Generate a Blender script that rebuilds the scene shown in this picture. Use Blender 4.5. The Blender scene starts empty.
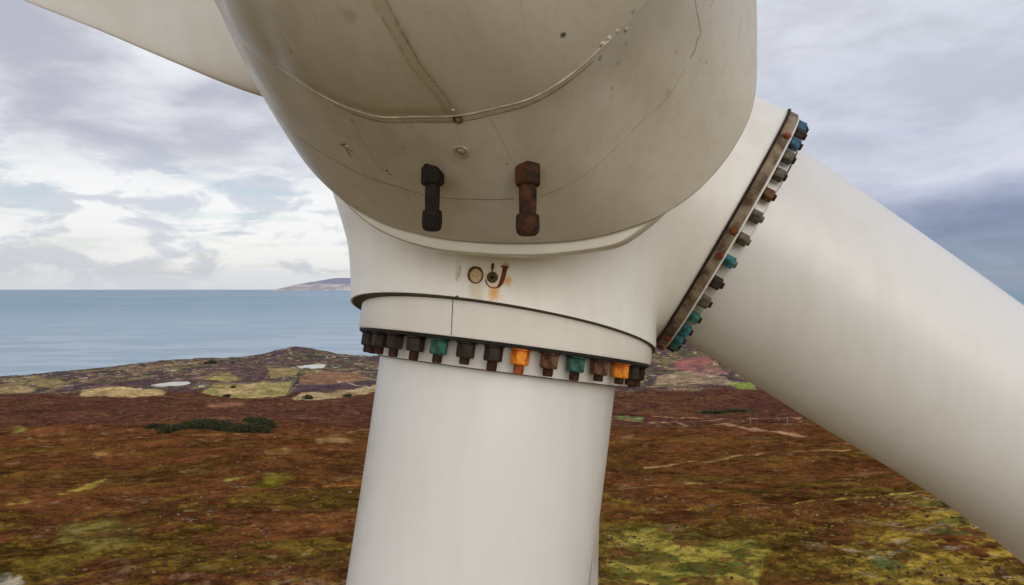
import bpy, bmesh, math, random
import numpy as np
from mathutils import Vector, Matrix

random.seed(7); rng = np.random.default_rng(11)
sc = bpy.context.scene
C = sc.collection

# ------------------------------------------------------------------ camera
H = 250.0                      # metres above the sea
F = 683.0
PIT = math.radians(0.48)
cam = bpy.data.cameras.new('camera'); camo = bpy.data.objects.new('camera', cam); C.objects.link(camo)
cam.sensor_width = 36; cam.lens = 36*F/1024; cam.clip_start = 0.05; cam.clip_end = 400000
camo.location = (0, 0, H); camo.rotation_euler = (math.radians(90)-PIT, 0, 0)
sc.camera = camo
sc.render.resolution_x = 1024; sc.render.resolution_y = 585

# ------------------------------------------------------------------ world, sun, exposure
SUN_EL, SUN_ROT = 20.0, 165.0      # sun behind the camera, veiled by cloud (rotation: 0 = +Y, clockwise)
world = bpy.data.worlds.new('World'); sc.world = world; world.use_nodes = True
sc.view_settings.view_transform = 'Standard'; sc.view_settings.look = 'None'
sc.view_settings.exposure = 0.0; sc.view_settings.gamma = 1.0
sun = bpy.data.lights.new('sun', 'SUN'); sun.energy = 1.15; sun.angle = math.radians(50); sun.color = (1, .95, .88)
suno = bpy.data.objects.new('sun', sun); C.objects.link(suno)
az = math.radians(SUN_ROT); el = math.radians(SUN_EL)
sdir = Vector((math.sin(az)*math.cos(el), math.cos(az)*math.cos(el), math.sin(el)))
suno.rotation_euler = sdir.to_track_quat('Z', 'Y').to_euler(); suno.location = (0, -20, H+40)

class NT:
    """small helper to write node graphs"""
    def __init__(s, nt): s.nt = nt; s.n = nt.nodes; s.l = nt.links
    def new(s, t, **kw):
        n = s.n.new(t)
        for k, v in kw.items(): setattr(n, k, v)
        return n
    def put(s, sock, v):
        if v is None: return
        if hasattr(v, 'is_linked') or isinstance(v, bpy.types.NodeSocket): s.l.new(v, sock)
        else: sock.default_value = v
    def math(s, op, a, b=None, clamp=False):
        n = s.new('ShaderNodeMath', operation=op, use_clamp=clamp); s.put(n.inputs[0], a)
        if b is not None: s.put(n.inputs[1], b)
        return n.outputs[0]
    def vmath(s, op, a, b=None):
        n = s.new('ShaderNodeVectorMath', operation=op); s.put(n.inputs[0], a)
        if b is not None: s.put(n.inputs[1], b)
        return n.outputs['Value'] if op in ('DISTANCE', 'LENGTH', 'DOT_PRODUCT') else n.outputs[0]
    def noise(s, vec, scale, detail=4, rough=.55, dist=0.0):
        n = s.new('ShaderNodeTexNoise'); s.put(n.inputs['Vector'], vec)
        n.inputs['Scale'].default_value = scale; n.inputs['Detail'].default_value = detail
        n.inputs['Roughness'].default_value = rough; n.inputs['Distortion'].default_value = dist
        return n.outputs[0]
    def ramp(s, fac, stops, interp='LINEAR'):
        n = s.new('ShaderNodeValToRGB'); n.color_ramp.interpolation = interp; s.put(n.inputs[0], fac)
        e = n.color_ramp.elements
        while len(e) < len(stops): e.new(.5)
        for i, (p, c) in enumerate(stops):
            e[i].position = p; e[i].color = (*c, 1) if len(c) == 3 else c
        return n.outputs[0]
    def mr(s, v, a, b, c=0., d=1.):
        n = s.new('ShaderNodeMapRange'); n.clamp = True; s.put(n.inputs[0], v)
        for i, x in enumerate((a, b, c, d)): n.inputs[i+1].default_value = x
        n.interpolation_type = 'SMOOTHSTEP'
        return n.outputs[0]
    def mix(s, f, a, b, mode='MIX'):
        n = s.new('ShaderNodeMix', data_type='RGBA', blend_type=mode)
        s.put(n.inputs[0], f); s.put(n.inputs[6], a if not isinstance(a, tuple) else (*a, 1)[:4]); s.put(n.inputs[7], b if not isinstance(b, tuple) else (*b, 1)[:4])
        return n.outputs[2]

# cloudy sky: Nishita blue behind cloud sheets, all laid out by direction in the world
w = NT(world.node_tree); w.n.clear()
wo = w.new('ShaderNodeOutputWorld'); bg = w.new('ShaderNodeBackground'); bg.inputs[1].default_value = 0.1
w.l.new(bg.outputs[0], wo.inputs[0])
sky = w.new('ShaderNodeTexSky', sky_type='NISHITA'); sky.sun_disc = False
sky.sun_elevation = el; sky.sun_rotation = az; sky.altitude = 250
geo = w.new('ShaderNodeTexCoord'); D = geo.outputs['Generated']
sep = w.new('ShaderNodeSeparateXYZ'); w.l.new(D, sep.inputs[0]); dx, dy, dz = sep.outputs
zc = w.math('ADD', w.math('MAXIMUM', dz, 0.0), 0.13)
comb = w.new('ShaderNodeCombineXYZ'); w.l.new(w.math('DIVIDE', dx, zc), comb.inputs[0]); w.l.new(w.math('DIVIDE', dy, zc), comb.inputs[1])
P = comb.outputs[0]
right = w.mr(dx, -0.02, 0.45)                      # 0 on the left, 1 on the right
leftbright = w.mr(dx, -0.42, 0.05, 1, 0)
n1 = w.noise(w.vmath('ADD', P, (3.1, .7, 0)), 0.9, 6, .56, .3)
n2 = w.noise(w.vmath('ADD', P, (8.3, 4.2, 2.)), 2.1, 7, .6, .2)
n3 = w.noise(w.vmath('MULTIPLY', D, (3.6, 3.6, 9.5)), 2.6, 7, .58, .5)
n4 = w.noise(w.vmath('MULTIPLY', w.vmath('ADD', D, (.3, 0, .02)), (2.2, 2.2, 6.)), 1.3, 5, .55, .3)
# three altitude bands as seen from the hub: low bright haze, grey-violet deck, paler top
cl = w.math('ADD', w.math('MULTIPLY', n1, .45), w.math('MULTIPLY', n4, .55))
dark = w.mr(w.math('ADD', cl, w.math('MULTIPLY', w.math('SUBTRACT', n2, .5), .30)), .41, .60)
deck_up = w.mr(dz, 0.115, 0.21)
base = w.mix(dark, (9.2, 9.2, 9.5), (5.2, 5.15, 5.95))          # cloud deck light/dark
low = w.mix(w.mr(n3, .485, .60), (10.4, 10.2, 10.1), (7.0, 7.2, 7.9))  # bright broken cloud near horizon
lowblue = w.mix(w.math('MULTIPLY', w.mr(n2, .52, .66), .35), low, sky.outputs[0])
col = w.mix(w.math('ADD', deck_up, w.math('MULTIPLY', w.math('SUBTRACT', n4, .5), .9), True), lowblue, base)
horizon = w.mr(dz, 0.0, 0.035, 1, 0)
col = w.mix(w.math('MULTIPLY', horizon, .75), col, (9.4, 9.8, 10.2))
# right side: lavender cloud, slate blue bank low down
rcol = w.ramp(w.mr(w.math('ADD', dz, w.math('MULTIPLY', w.math('SUBTRACT', n4, .5), .16)), 0.0, .34),
              [(0, (.26, .34, .48)), (.10, (.20, .25, .40)), (.20, (.29, .33, .50)), (.32, (.52, .55, .70)), (.42, (.70, .71, .82)), (.62, (.60, .62, .74)), (1, (.70, .72, .80))])
rc = w.vmath('SCALE', rcol); rc.node.inputs[3].default_value = 10.0
rmod = w.mix(w.math('MULTIPLY', w.math('MULTIPLY', w.mr(n1, .42, .62), .5), w.mr(dz, .08, .2)), rc, w.mix(.6, rc, (8.6, 8.6, 9.4)))
rdk = w.vmath('SCALE', rmod); w.l.new(w.mr(w.math('ADD', w.math('MULTIPLY', n3, .5), w.math('MULTIPLY', n2, .5)), .42, .60, 1.05, .90), rdk.node.inputs[3]); rmod = rdk
col = w.mix(w.mr(dx, 0.0, .34), col, rmod)
# upper dome, out of the picture
top = w.mix(w.mr(n1, .4, .62), (6.6, 6.7, 7.3), (4.6, 4.7, 5.4))
col = w.mix(w.mr(dz, .40, .62), col, top)
# bright fill added to the unseen low sky behind the camera, lifting undersides
back = w.math('MULTIPLY', w.mr(dy, -.35, .0, 1, 0), w.mr(dz, .38, .62, 1, 0))
col = w.mix(back, col, w.mix(dark, (15.5, 14.8, 13.6), (11.5, 11.2, 10.8)))
col = w.mix(.12, col, sky.outputs[0])
w.l.new(col, bg.inputs[0])

# ------------------------------------------------------------------ helpers
cp, sp_ = math.cos(PIT), math.sin(PIT)
def ray(u, v):
    x = (u-512)/F; z = (292.5-v)/F
    return np.array([x, cp+z*sp_, -sp_+z*cp])
def px(u, v, depth):            # a point at the given distance ahead of the camera
    d = ray(u, v); return d/d[1]*depth
def unit(a): a = np.array(a, float); return a/np.linalg.norm(a)

def prop(o, label=None, cat=None, group=None, kind=None):
    if label: o['label'] = label
    if cat: o['category'] = cat
    if group: o['group'] = group
    if kind: o['kind'] = kind
    return o
def mesh(name, verts, faces, mat=None, parent=None, smooth=True, loc=None, sharp=None):
    me = bpy.data.meshes.new(name); V = np.asarray(verts, float)
    if loc is not None: V = V-np.array(loc)
    me.from_pydata(V.tolist(), [], [list(map(int, f)) for f in faces]); me.update()
    if mat is not None: me.materials.append(mat)
    me.polygons.foreach_set('use_smooth', [smooth]*len(me.polygons))
    if sharp is not None and smooth: me.set_sharp_from_angle(angle=math.radians(sharp))
    o = bpy.data.objects.new(name, me); C.objects.link(o)
    if parent is not None: o.parent = parent
    elif loc is not None: o.location = loc
    return o
def fast_mesh(name, V, quads, mat, smooth=True):
    me = bpy.data.meshes.new(name); V = np.asarray(V, np.float32); Q = np.asarray(quads, np.int32)
    me.vertices.add(len(V)); me.vertices.foreach_set('co', V.ravel())
    k = Q.shape[1]
    me.loops.add(Q.size); me.loops.foreach_set('vertex_index', Q.ravel())
    me.polygons.add(len(Q)); me.polygons.foreach_set('loop_start', np.arange(0, Q.size, k, dtype=np.int32))
    me.update(calc_edges=True)
    me.polygons.foreach_set('use_smooth', np.full(len(Q), smooth)); me.materials.append(mat)
    o = bpy.data.objects.new(name, me); C.objects.link(o); return o
def grid_faces(nu, nv, wrap=False):
    f = []
    for i in range(nu-1):
        for j in range(nv if wrap else nv-1):
            k = (j+1) % nv
            f.append((i*nv+j, i*nv+k, (i+1)*nv+k, (i+1)*nv+j))
    return f
def lathe(profile, centre, n, e1=None, seg=96, rfun=None, cap0=False, cap1=False):
    """profile: list of (r, h) swept round axis n through centre"""
    n = unit(n); e1 = unit(np.cross(n, [0, 1, .01])) if e1 is None else e1; e2 = np.cross(n, e1)
    V = []
    for r, h in profile:
        for k in range(seg):
            t = 2*math.pi*k/seg
            V.append(centre+n*h+(e1*math.cos(t)+e2*math.sin(t))*r)
    fs = grid_faces(len(profile), seg, True)
    if cap0: fs.append(tuple(range(seg))[::-1])
    if cap1: fs.append(tuple(range((len(profile)-1)*seg, len(profile)*seg)))
    return np.array(V), fs
def tube(pts, r, seg=6, closed=False):
    pts = np.array(pts); n = len(pts); V = []; rr = r if hasattr(r, '__len__') else [r]*n
    prev = None
    for i in range(n):
        a = pts[(i-1) % n] if (closed or i > 0) else pts[i]; b = pts[(i+1) % n] if (closed or i < n-1) else pts[i]
        t = unit(b-a)
        up = prev if prev is not None else (np.array([0, 0, 1.]) if abs(t[2]) < .9 else np.array([1., 0, 0]))
        s = unit(np.cross(t, up)); u2 = np.cross(s, t); prev = u2
        for k in range(seg):
            q = 2*math.pi*k/seg; V.append(pts[i]+(s*math.cos(q)+u2*math.sin(q))*rr[i])
    fs = grid_faces(n, seg, True)
    if closed: fs += [((n-1)*seg+j, (n-1)*seg+(j+1) % seg, (j+1) % seg, j) for j in range(seg)]
    else: fs += [tuple(range(seg))[::-1], tuple(range((n-1)*seg, n*seg))]
    return np.array(V), fs
def join(parts):
    V = []; Fs = []; o = 0
    for v, f in parts:
        V.append(np.asarray(v)); Fs += [tuple(i+o for i in q) for q in f]; o += len(v)
    return np.vstack(V), Fs

# ---- value noise in numpy
_tab = rng.random((512, 512))
def vnoise(x, y):
    xi = np.floor(x).astype(int); yi = np.floor(y).astype(int); fx = x-xi; fy = y-yi
    fx = fx*fx*(3-2*fx); fy = fy*fy*(3-2*fy)
    g = lambda i, j: _tab[i % 512, j % 512]
    return (g(xi, yi)*(1-fx)+g(xi+1, yi)*fx)*(1-fy)+(g(xi, yi+1)*(1-fx)+g(xi+1, yi+1)*fx)*fy
def fbm(x, y, sc_, oct=5, gain=.5, off=0.):
    s = 0; a = 1; t = 0; x = x/sc_+off*17.3; y = y/sc_+off*9.1
    for o in range(oct):
        s = s+a*vnoise(x, y); t += a; a *= gain; x = x*2.03+11.7; y = y*2.03+5.3
    return s/t
def ss(x, a, b):
    t = np.clip((x-a)/(b-a), 0, 1); return t*t*(3-2*t)

# ------------------------------------------------------------------ materials
def newmat(name):
    m = bpy.data.materials.new(name); m.use_nodes = True
    g = NT(m.node_tree); b = g.n['Principled BSDF']; return m, g, b
def simple(name, col, rough=.6, noise_scale=20, var=.35, metal=0., bump=0., col2=None):
    m, g, b = newmat(name); b.inputs['Specular IOR Level'].default_value = .25 if bump else .4; tc = g.new('ShaderNodeTexCoord')
    n = g.noise(tc.outputs['Object'], noise_scale, 5, .6)
    c2 = col2 if col2 else tuple(c*(1-var) for c in col)
    c = g.mix(g.mr(n, .35, .65), col, c2); g.l.new(c, b.inputs['Base Color'])
    b.inputs['Roughness'].default_value = rough; b.inputs['Metallic'].default_value = metal
    if bump:
        bn = g.new('ShaderNodeBump'); bn.inputs['Strength'].default_value = bump; bn.inputs['Distance'].default_value = .01
        g.l.new(g.noise(tc.outputs['Object'], noise_scale*3, 5, .6), bn.inputs['Height']); g.l.new(bn.outputs[0], b.inputs['Normal'])
    return m
def gelcoat(name, col, dirt, amount=.5, rough=.42, stains=(), attr=False):
    m, g, b = newmat(name); tc = g.new('ShaderNodeTexCoord'); O = tc.outputs['Object']
    n = g.noise(O, 1.7, 6, .6, .4); n2 = g.noise(O, 14, 6, .65); n3 = g.noise(g.vmath('MULTIPLY', O, (14, 14, 1.6)), 1.0, 5, .6)
    f = g.math('MULTIPLY', g.mr(g.math('ADD', g.math('MULTIPLY', n, .6), g.math('MULTIPLY', n3, .4)), .42, .68), amount)
    c = g.mix(f, col, dirt)
    c = g.mix(g.math('MULTIPLY', g.mr(n2, .60, .75), amount*.5), c, dirt)
    sp = g.noise(O, 90, 3, .6)
    c = g.mix(g.math('MULTIPLY', g.mr(sp, .70, .76), amount*.8), c, tuple(x*.5 for x in dirt))
    for (ctr, rad, scol, st) in stains:
        v = g.vmath('SUBTRACT', O, tuple(ctr)); v = g.vmath('DIVIDE', v, tuple(rad))
        dd = g.math('ADD', g.vmath('LENGTH', v), g.math('MULTIPLY', g.math('SUBTRACT', g.noise(O, 70, 4, .6), .5), 1.1))
        c = g.mix(g.math('MULTIPLY', g.mr(dd, .1, 1.0, 1, 0), st), c, scol)
    if attr:
        at = g.new('ShaderNodeAttribute'); at.attribute_name = 'grime'
        c = g.mix(at.outputs['Alpha'], c, at.outputs['Color'])
    g.l.new(c, b.inputs['Base Color']); b.inputs['Coat Weight'].default_value = .25; b.inputs['Coat Roughness'].default_value = .22
    g.l.new(g.mr(n2, .3, .7, rough-.08, rough+.12), b.inputs['Roughness'])
    bn = g.new('ShaderNodeBump'); bn.inputs['Strength'].default_value = .05; bn.inputs['Distance'].default_value = .004
    g.l.new(g.noise(O, 6, 5, .5), bn.inputs['Height']); g.l.new(bn.outputs[0], b.inputs['Normal'])
    return m
WHITE = (.79, .768, .725)
m_blade = gelcoat('white blade gelcoat', (.70, .69, .68), (.56, .53, .46), .34, .38)
m_ring = gelcoat('white root collar paint', WHITE, (.50, .44, .34), .30, .45)
m_tower = gelcoat('tower paint', (.72, .71, .68), (.45, .42, .36), .4, .45)
m_dark = simple('flange shade and plug black', (.018, .014, .011), .8, 40, .5)
m_seam = simple('faded seam joint', (.20, .165, .11), .8, 25, .5)
m_seal = simple('dark sealant', (.08, .065, .045), .8, 40, .5)
m_bead = simple('pale sealant bead', (.62, .57, .46), .6, 30, .4)
m_rust = simple('dark brown rust', (.045, .020, .011), .75, 45, .5, .2, .4, (.016, .009, .007))
m_rustred = simple('red orange rust', (.26, .065, .02), .8, 40, .5, .0, .4, (.10, .025, .012))
m_plate = simple("stained flange steel", (.27, .21, .14), .7, 14, .5, 0., .3, (.075, .042, .022))
m_nut_dark = simple('blackened nut', (.034, .026, .020), .6, 45, .5, 0, .5, (.022, .010, .006))
m_nut_orange = simple('orange painted nut', (.82, .29, .012), .5, 35, .5, 0., .3, (.42, .08, .01))
m_nut_green = simple('green painted nut', (.035, .155, .115), .5, 40, .5, 0., .3, (.012, .035, .028))
m_nut_teal = simple('teal painted nut', (.028, .19, .22), .55, 35, .5, 0., .5, (.02, .05, .055))
m_nut_blue = simple('blue painted nut', (.05, .155, .27), .55, 35, .5, 0., .5, (.022, .030, .038))
m_nut_brown = simple('tan rusty nut', (.17, .085, .035), .6, 40, .5, 0., .4, (.035, .014, .008))
m_nut_grey = simple('olive grey nut', (.14, .125, .09), .6, 60, .5, .1, .3, (.05, .04, .03))
m_stud = simple('rusty stud end', (.060, .020, .010), .8, 80, .5, 0, .5, (.018, .008, .005))
m_orstud = simple('orange rusty stud end', (.40, .10, .02), .7, 80, .5, 0., .4, (.14, .035, .012))
m_studgrey = simple('grey stud end', (.22, .20, .15), .6, 80, .5, .2, .3, (.09, .07, .05))

# ------------------------------------------------------------------ haze box (pale even air)
# ------------------------------------------------------------------ terrain
PR = np.array([0, 60, 100, 130, 200, 300, 430, 500, 620, 800, 1000, 1220, 1300, 1420, 1600, 1800, 1980, 2100, 2250, 2600, 4000, 9000], float)
PZ = np.array([205, 205, 203, 199, 187, 171, 154.5, 146.5, 124, 102, 80, 59, 51.5, 40, 34, 28, 18, 3, -12, -25, -60, -60], float)
def terrain(x, y):
    x = np.asarray(x, float); y = np.asarray(y, float)
    r = np.hypot(x, y); a = np.arctan2(x, y)
    # behind the camera the moor simply rolls on
    yy = np.where(y > 0, y, 0)+18*np.sin(x*.011)*ss(y, 120, 400)
    rr = yy+ (fbm(x, y, 260, 3, .5, 1)-.5)*ss(r, 150, 600)*90
    # coast comes nearer on the left and bulges out on the right
    fa = np.clip(a, -1.2, 1.2)
    shift = np.interp(fa, [-1.2, -.64, -.54, -.43, -.235, 0, .23, .5, 1.2], [330, 250, 60, -270, -320, -440, -560, -800, -900])
    rr = rr+shift*ss(rr, 1150, 1900)
    z = np.interp(rr, PR, PZ)
    z = z+(fbm(x, y, 70, 4, .5, 2)-.5)*np.interp(r, [0, 100, 400, 2000], [0, 3.0, 6, 5])
    z = z+(fbm(x, y, 9, 4, .55, 3)-.5)*np.interp(r, [0, 90, 400, 1200], [1.2, 1.5, 2.0, 1.6])
    z = z+(fbm(x, y, 2.6, 3, .6, 4)-.5)*np.interp(r, [0, 90, 300, 600], [.7, .8, 1.0, 0])
    z = z+(fbm(x, y, 30, 3, .6, 6)-.5)*np.interp(r, [0, 200, 500, 1500], [0, 2, 5, 7])
    z = z+(fbm(x, y, 420, 3, .5, 5)-.5)*26*ss(rr, 1250, 1500)*(1-ss(rr, 1850, 2020))*.7
    # small hill on the coast, and a higher one to the right
    z = z+30*np.exp(-((x+712)/105)**2-((y-2260)/130)**2)
    z = z+40*np.exp(-((x-600)/260)**2-((y-2450)/300)**2)
    # slight right-hand rise of the near moor
    z = z+ss(a, .15, .75)*6*ss(r, 70, 160)*(1-ss(r, 300, 600))
    return z
def hit(u, v):                  # where on the ground a line of sight lands
    d = ray(u, v); d = d/np.hypot(d[0], d[1]); t = np.geomspace(40, 9000, 4000)
    X = d[0]*t; Y = d[1]*t; Z = H+d[2]*t
    g = Z-terrain(X, Y); k = np.argmax(g < 0)
    if g[k] >= 0: k = len(t)-1
    return np.array([X[k], Y[k], max(0, float(terrain(X[k:k+1], Y[k:k+1])[0]))])

azs = np.unique(np.concatenate([np.linspace(-math.pi, -.72, 60), np.linspace(-.72, .72, 1150), np.linspace(.72, math.pi, 60)]))
azs = azs[:-1]
rs = np.concatenate([[0.5, 20, 45], np.geomspace(70, 4300, 860)])
A_, R_ = np.meshgrid(azs, rs)
X_ = R_*np.sin(A_); Y_ = R_*np.cos(A_); Z_ = terrain(X_, Y_)
nR, nA = X_.shape

# ---- ground cover painted on the land in world positions
col = np.empty(X_.shape+(3,))
def setc(mask, c):
    c = np.array(c); col[:] = col*(1-mask[..., None])+c*mask[..., None]
n_big = fbm(X_, Y_, 160, 5, .55, 11); n_med = fbm(X_, Y_, 34, 5, .6, 12); n_sm = fbm(X_, Y_, 7, 5, .62, 13); n_xs = fbm(X_, Y_, 1.8, 4, .65, 14)
n_str = fbm(X_*.45+Y_*.2, Y_*1.6, 60, 5, .6, 15)
n_far = fbm(X_, Y_, 30, 5, .65, 16)
near = 1-ss(R_, 120, 330)
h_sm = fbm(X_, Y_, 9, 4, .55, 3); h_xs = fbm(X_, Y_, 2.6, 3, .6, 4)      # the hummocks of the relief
col[:] = np.array([.122, .044, .016])
RY = np.maximum(Y_, 1)
setc(ss(n_med, .40, .62)*.65, (.078, .027, .010))
setc(ss(n_big, .45, .6)*.5, (.088, .038, .010))
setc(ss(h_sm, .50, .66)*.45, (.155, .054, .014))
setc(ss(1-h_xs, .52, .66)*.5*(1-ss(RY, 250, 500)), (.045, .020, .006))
far = ss(RY+(n_med-.5)*120, 400, 660)
setc(far*.92, (.090, .034, .025))
setc(far*ss(n_far, .5, .62)*.5, (.064, .024, .017))
setc(far*ss(fbm(X_, Y_, 60, 5, .65, 17), .56, .66)*.45, (.125, .050, .020))
# olive and ochre grass between the heather
setc(ss(n_med+.4*(n_sm-.5), .53, .66)*(.30+.30*near)*(1-.6*far), (.092, .062, .010))
setc(ss(n_str+.5*(n_sm-.5)+.05*near, .66, .76)*.2, (.16, .105, .016))
setc(ss(h_sm+.6*(n_med-.5), .60, .70)*(.12+.3*near), (.15, .10, .014))
setc(ss(n_xs+.5*(n_sm-.5), .64, .72)*(.12+.35*near), (.23, .15, .025))
setc(ss(1-n_xs+.5*(n_med-.5), .60, .72)*.6*near, (.028, .018, .006))
setc(ss(fbm(X_, Y_, 14, 5, .7, 18), .66, .72)*.35, (.26, .17, .09))
# lush ochre and green patches, most of them low on the right and along the bottom
ar = np.arctan2(X_, Y_)
lush = (ss(ar+.25*(n_med-.5), .42, .52)*(1-ss(RY, 130, 215))) + (1-ss(ar, -.1, .05))*(1-ss(RY+18*(n_med-.5), 98, 106))
lush = np.clip(lush, 0, 1)
setc(lush*ss(n_sm, .42, .56)*.65, (.19, .125, .02))
setc(lush*ss(n_xs+.6*(n_sm-.5), .52, .62)*.65, (.36, .24, .04))
setc(lush*ss(fbm(X_, Y_, 11, 4, .6, 21), .55, .63)*.75, (.060, .080, .022))
setc(lush*ss(fbm(X_, Y_, 5, 4, .6, 22), .62, .70)*.6, (.30, .24, .15))
# coastal farmland
fm = ss(RY+(n_far-.5)*120, 1240, 1330)
setc(fm, (.10, .060, .062))
setc(fm*ss(fbm(X_, Y_*1.3, 150, 5, .6, 31), .46, .54)*.9, (.23, .155, .085))
setc(fm*ss(fbm(X_, Y_, 95, 5, .6, 32), .50, .58)*.9, (.078, .050, .060))
setc(fm*ss(fbm(X_, Y_, 70, 4, .6, 33), .62, .70)*.7, (.17, .15, .05))
setc(fm*ss(fbm(X_, Y_, 60, 4, .6, 34), .60, .68)*.7, (.05, .055, .04))
_jx = (fbm(X_/(R_*.02+1), Y_/(R_*.045+1), 1.0, 5, .62, 81)-.5)*R_*.055; _jy = (fbm(X_/(R_*.02+1), Y_/(R_*.045+1), 1.0, 5, .62, 82)-.5)*R_*.12
for sd, c_, lo_ in ((91, (.045, .040, .035), .60), (92, (.34, .25, .13), .63), (93, (.10, .05, .05), .58), (94, (.10, .12, .04), .64), (95, (.50, .42, .30), .70)):
    setc(fm*ss(fbm(X_, Y_*1.2, 26, 4, .65, sd), lo_, lo_+.05)*.8, c_)
def inpoly(P, jit=1.):
    P = np.asarray(P); m = np.zeros(X_.shape, bool); x0, y0 = P.min(0); x1, y1 = P.max(0)
    XX = X_+_jx*jit; YY = Y_+_jy*jit; bb = (XX >= x0) & (XX <= x1) & (YY >= y0) & (YY <= y1)
    x = XX[bb]; y = YY[bb]; c = np.zeros(x.shape, bool); j = len(P)-1
    for i in range(len(P)):
        a, b = P[i], P[j]
        if a[1] != b[1]: c ^= ((a[1] > y) != (b[1] > y)) & (x < (b[0]-a[0])*(y-a[1])/(b[1]-a[1])+a[0])
        j = i
    m[bb] = c; return m.astype(float)
def blur(m_, k=3):
    b0 = m_.sum(0) > 0
    if not b0.any(): return m_
    j = np.where(b0)[0]; i = np.where(m_.sum(1) > 0)[0]; a0, a1, c0, c1 = max(0, i[0]-8), i[-1]+9, max(0, j[0]-8), j[-1]+9
    w_ = m_[a0:a1, c0:c1].copy(); K = np.hanning(2*k+3)[1:-1]; K /= K.sum()
    w_ = np.apply_along_axis(lambda q_: np.convolve(q_, K, 'same'), 0, w_); w_ = np.apply_along_axis(lambda q_: np.convolve(q_, K, 'same'), 1, w_)
    o2_ = m_.copy(); o2_[a0:a1, c0:c1] = w_; return o2_
def field(pix, c, st=.9, c2=None, scale=30):
    fv = np.mean([v for u, v in pix]); m = inpoly([hit(u, v)[:2] for u, v in pix], .35 if fv < 400 else 1.)*st*(.55+.9*ss(n_sm, .3, .7) if fv >= 400 else .7+.6*ss(n_far, .35, .65)); m = blur(np.clip(m, 0, 1), 4 if 400 < fv < 560 else 1); setc(m, c)
    if c2: setc(m*ss(fbm(X_, Y_, scale, 4, .6, len(pix)+c[0]*10), .46, .58), c2)
def line(pix, wid, c, st=.9, broken=.0):
    P = [hit(u, v)[:2] for u, v in pix]; pts = []
    for a, b in zip(P[:-1], P[1:]): pts += [a+(b-a)*t for t in np.linspace(0, 1, 8, endpoint=False)]
    P = np.array(pts+[P[-1]]); m = np.zeros(X_.shape)
    jx = (fbm(X_, Y_, wid*9, 3, .5, 41)-.5)*wid*3
    bb = (X_ > P[:, 0].min()-wid*4) & (X_ < P[:, 0].max()+wid*4) & (Y_ > P[:, 1].min()-wid*4) & (Y_ < P[:, 1].max()+wid*4)
    x = X_[bb]+jx[bb]; y = Y_[bb]+jx[bb]; d = np.full(x.shape, 1e9)
    for a, b in zip(P[:-1], P[1:]):
        ab = b-a; t = np.clip(((x-a[0])*ab[0]+(y-a[1])*ab[1])/(ab@ab+1e-9), 0, 1)
        d = np.minimum(d, np.hypot(x-a[0]-t*ab[0], y-a[1]-t*ab[1]))
    mm = (1-ss(d, wid*.6, wid*1.25))*st
    if broken: mm = mm*ss(n_sm[bb], .5-.2*(1-broken), .6-.1*(1-broken))
    m[bb] = mm; setc(m, c)
PATCH = [(604, 524), (632, 522), (690, 531), (740, 541), (764, 549), (759, 572), (750, 588), (700, 600), (600, 600)]
field(PATCH, (.12, .095, .018), .85, (.32, .25, .045), 5)
setc(inpoly([hit(u, v)[:2] for u, v in PATCH])*ss(n_xs, .55, .65)*.7, (.06, .085, .02))
setc(inpoly([hit(u, v)[:2] for u, v in PATCH])*ss(n_sm, .56, .66)*.7, (.11, .035, .015))
T1 = (.42, .29, .13); T2 = (.33, .26, .09); PU = (.080, .046, .052)
field([(0, 388), (24, 386), (30, 391), (0, 394)], T1, .7)
field([(86, 396), (90, 389), (104, 386), (140, 389), (170, 391), (166, 396), (130, 397)], T1, .9, (.50, .36, .16), 20)
field([(203, 392), (215, 385), (240, 383), (293, 381), (289, 394), (262, 398), (225, 397)], (.34, .26, .105), .95, (.25, .225, .07), 45)
field([(215, 388), (255, 384), (250, 392), (220, 394)], (.48, .31, .17), .5)
field([(292, 398), (300, 394), (330, 392), (350, 390), (378, 384), (380, 390), (345, 397), (300, 400)], (.40, .30, .15), .85)
field([(297, 385), (340, 384), (374, 380), (370, 387), (322, 391), (292, 394)], PU, .95)
field([(302, 376), (330, 372), (360, 374), (366, 380), (330, 384), (300, 384)], (.25, .13, .07), .85)
field([(205, 378), (235, 371), (243, 378), (232, 382)], T2, .8)
field([(270, 369), (300, 367), (298, 377), (272, 378)], (.29, .22, .09), .8)
field([(232, 367), (262, 364), (270, 371), (262, 380), (240, 378)], PU, .7)
field([(25, 376), (65, 381), (60, 390), (20, 384)], (.27, .20, .09), .6)
field([(70, 380), (130, 383), (200, 380), (195, 388), (140, 387), (75, 390)], PU, .6)
field([(658, 375), (690, 370), (725, 378), (735, 386), (690, 384), (655, 385)], (.38, .28, .17), .75, (.20, .14, .09), 40)
field([(676, 360), (704, 355), (712, 364), (690, 372), (674, 368)], (.36, .12, .09), .75, (.18, .09, .10), 30)
field([(690, 368), (715, 366), (730, 375), (700, 375)], (.30, .14, .12), .6)
field([(730, 384), (745, 381), (753, 389), (738, 389)], (.22, .28, .05), .9)
field([(612, 383), (645, 380), (645, 385), (612, 386)], (.22, .20, .08), .8)
field([(95, 452), (110, 449), (138, 450), (140, 454), (105, 455)], (.30, .15, .045), .75)
field([(38, 431), (52, 427), (62, 430), (50, 434)], (.26, .11, .04), .6)
field([(160, 527), (178, 523), (186, 527), (172, 530)], (.22, .07, .03), .6)
field([(203, 404), (245, 402), (252, 405), (215, 407)], (.27, .13, .075), .8)
field([(265, 450), (292, 447), (300, 451), (270, 453)], (.30, .19, .06), .5)
field([(308, 438), (350, 440), (352, 445), (320, 443)], (.33, .20, .08), .75)
field([(622, 417), (645, 416), (648, 419), (624, 420)], (.13, .20, .06), .85)
field([(0, 428), (8, 428), (6, 434), (0, 435)], (.25, .27, .05), .8)
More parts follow.
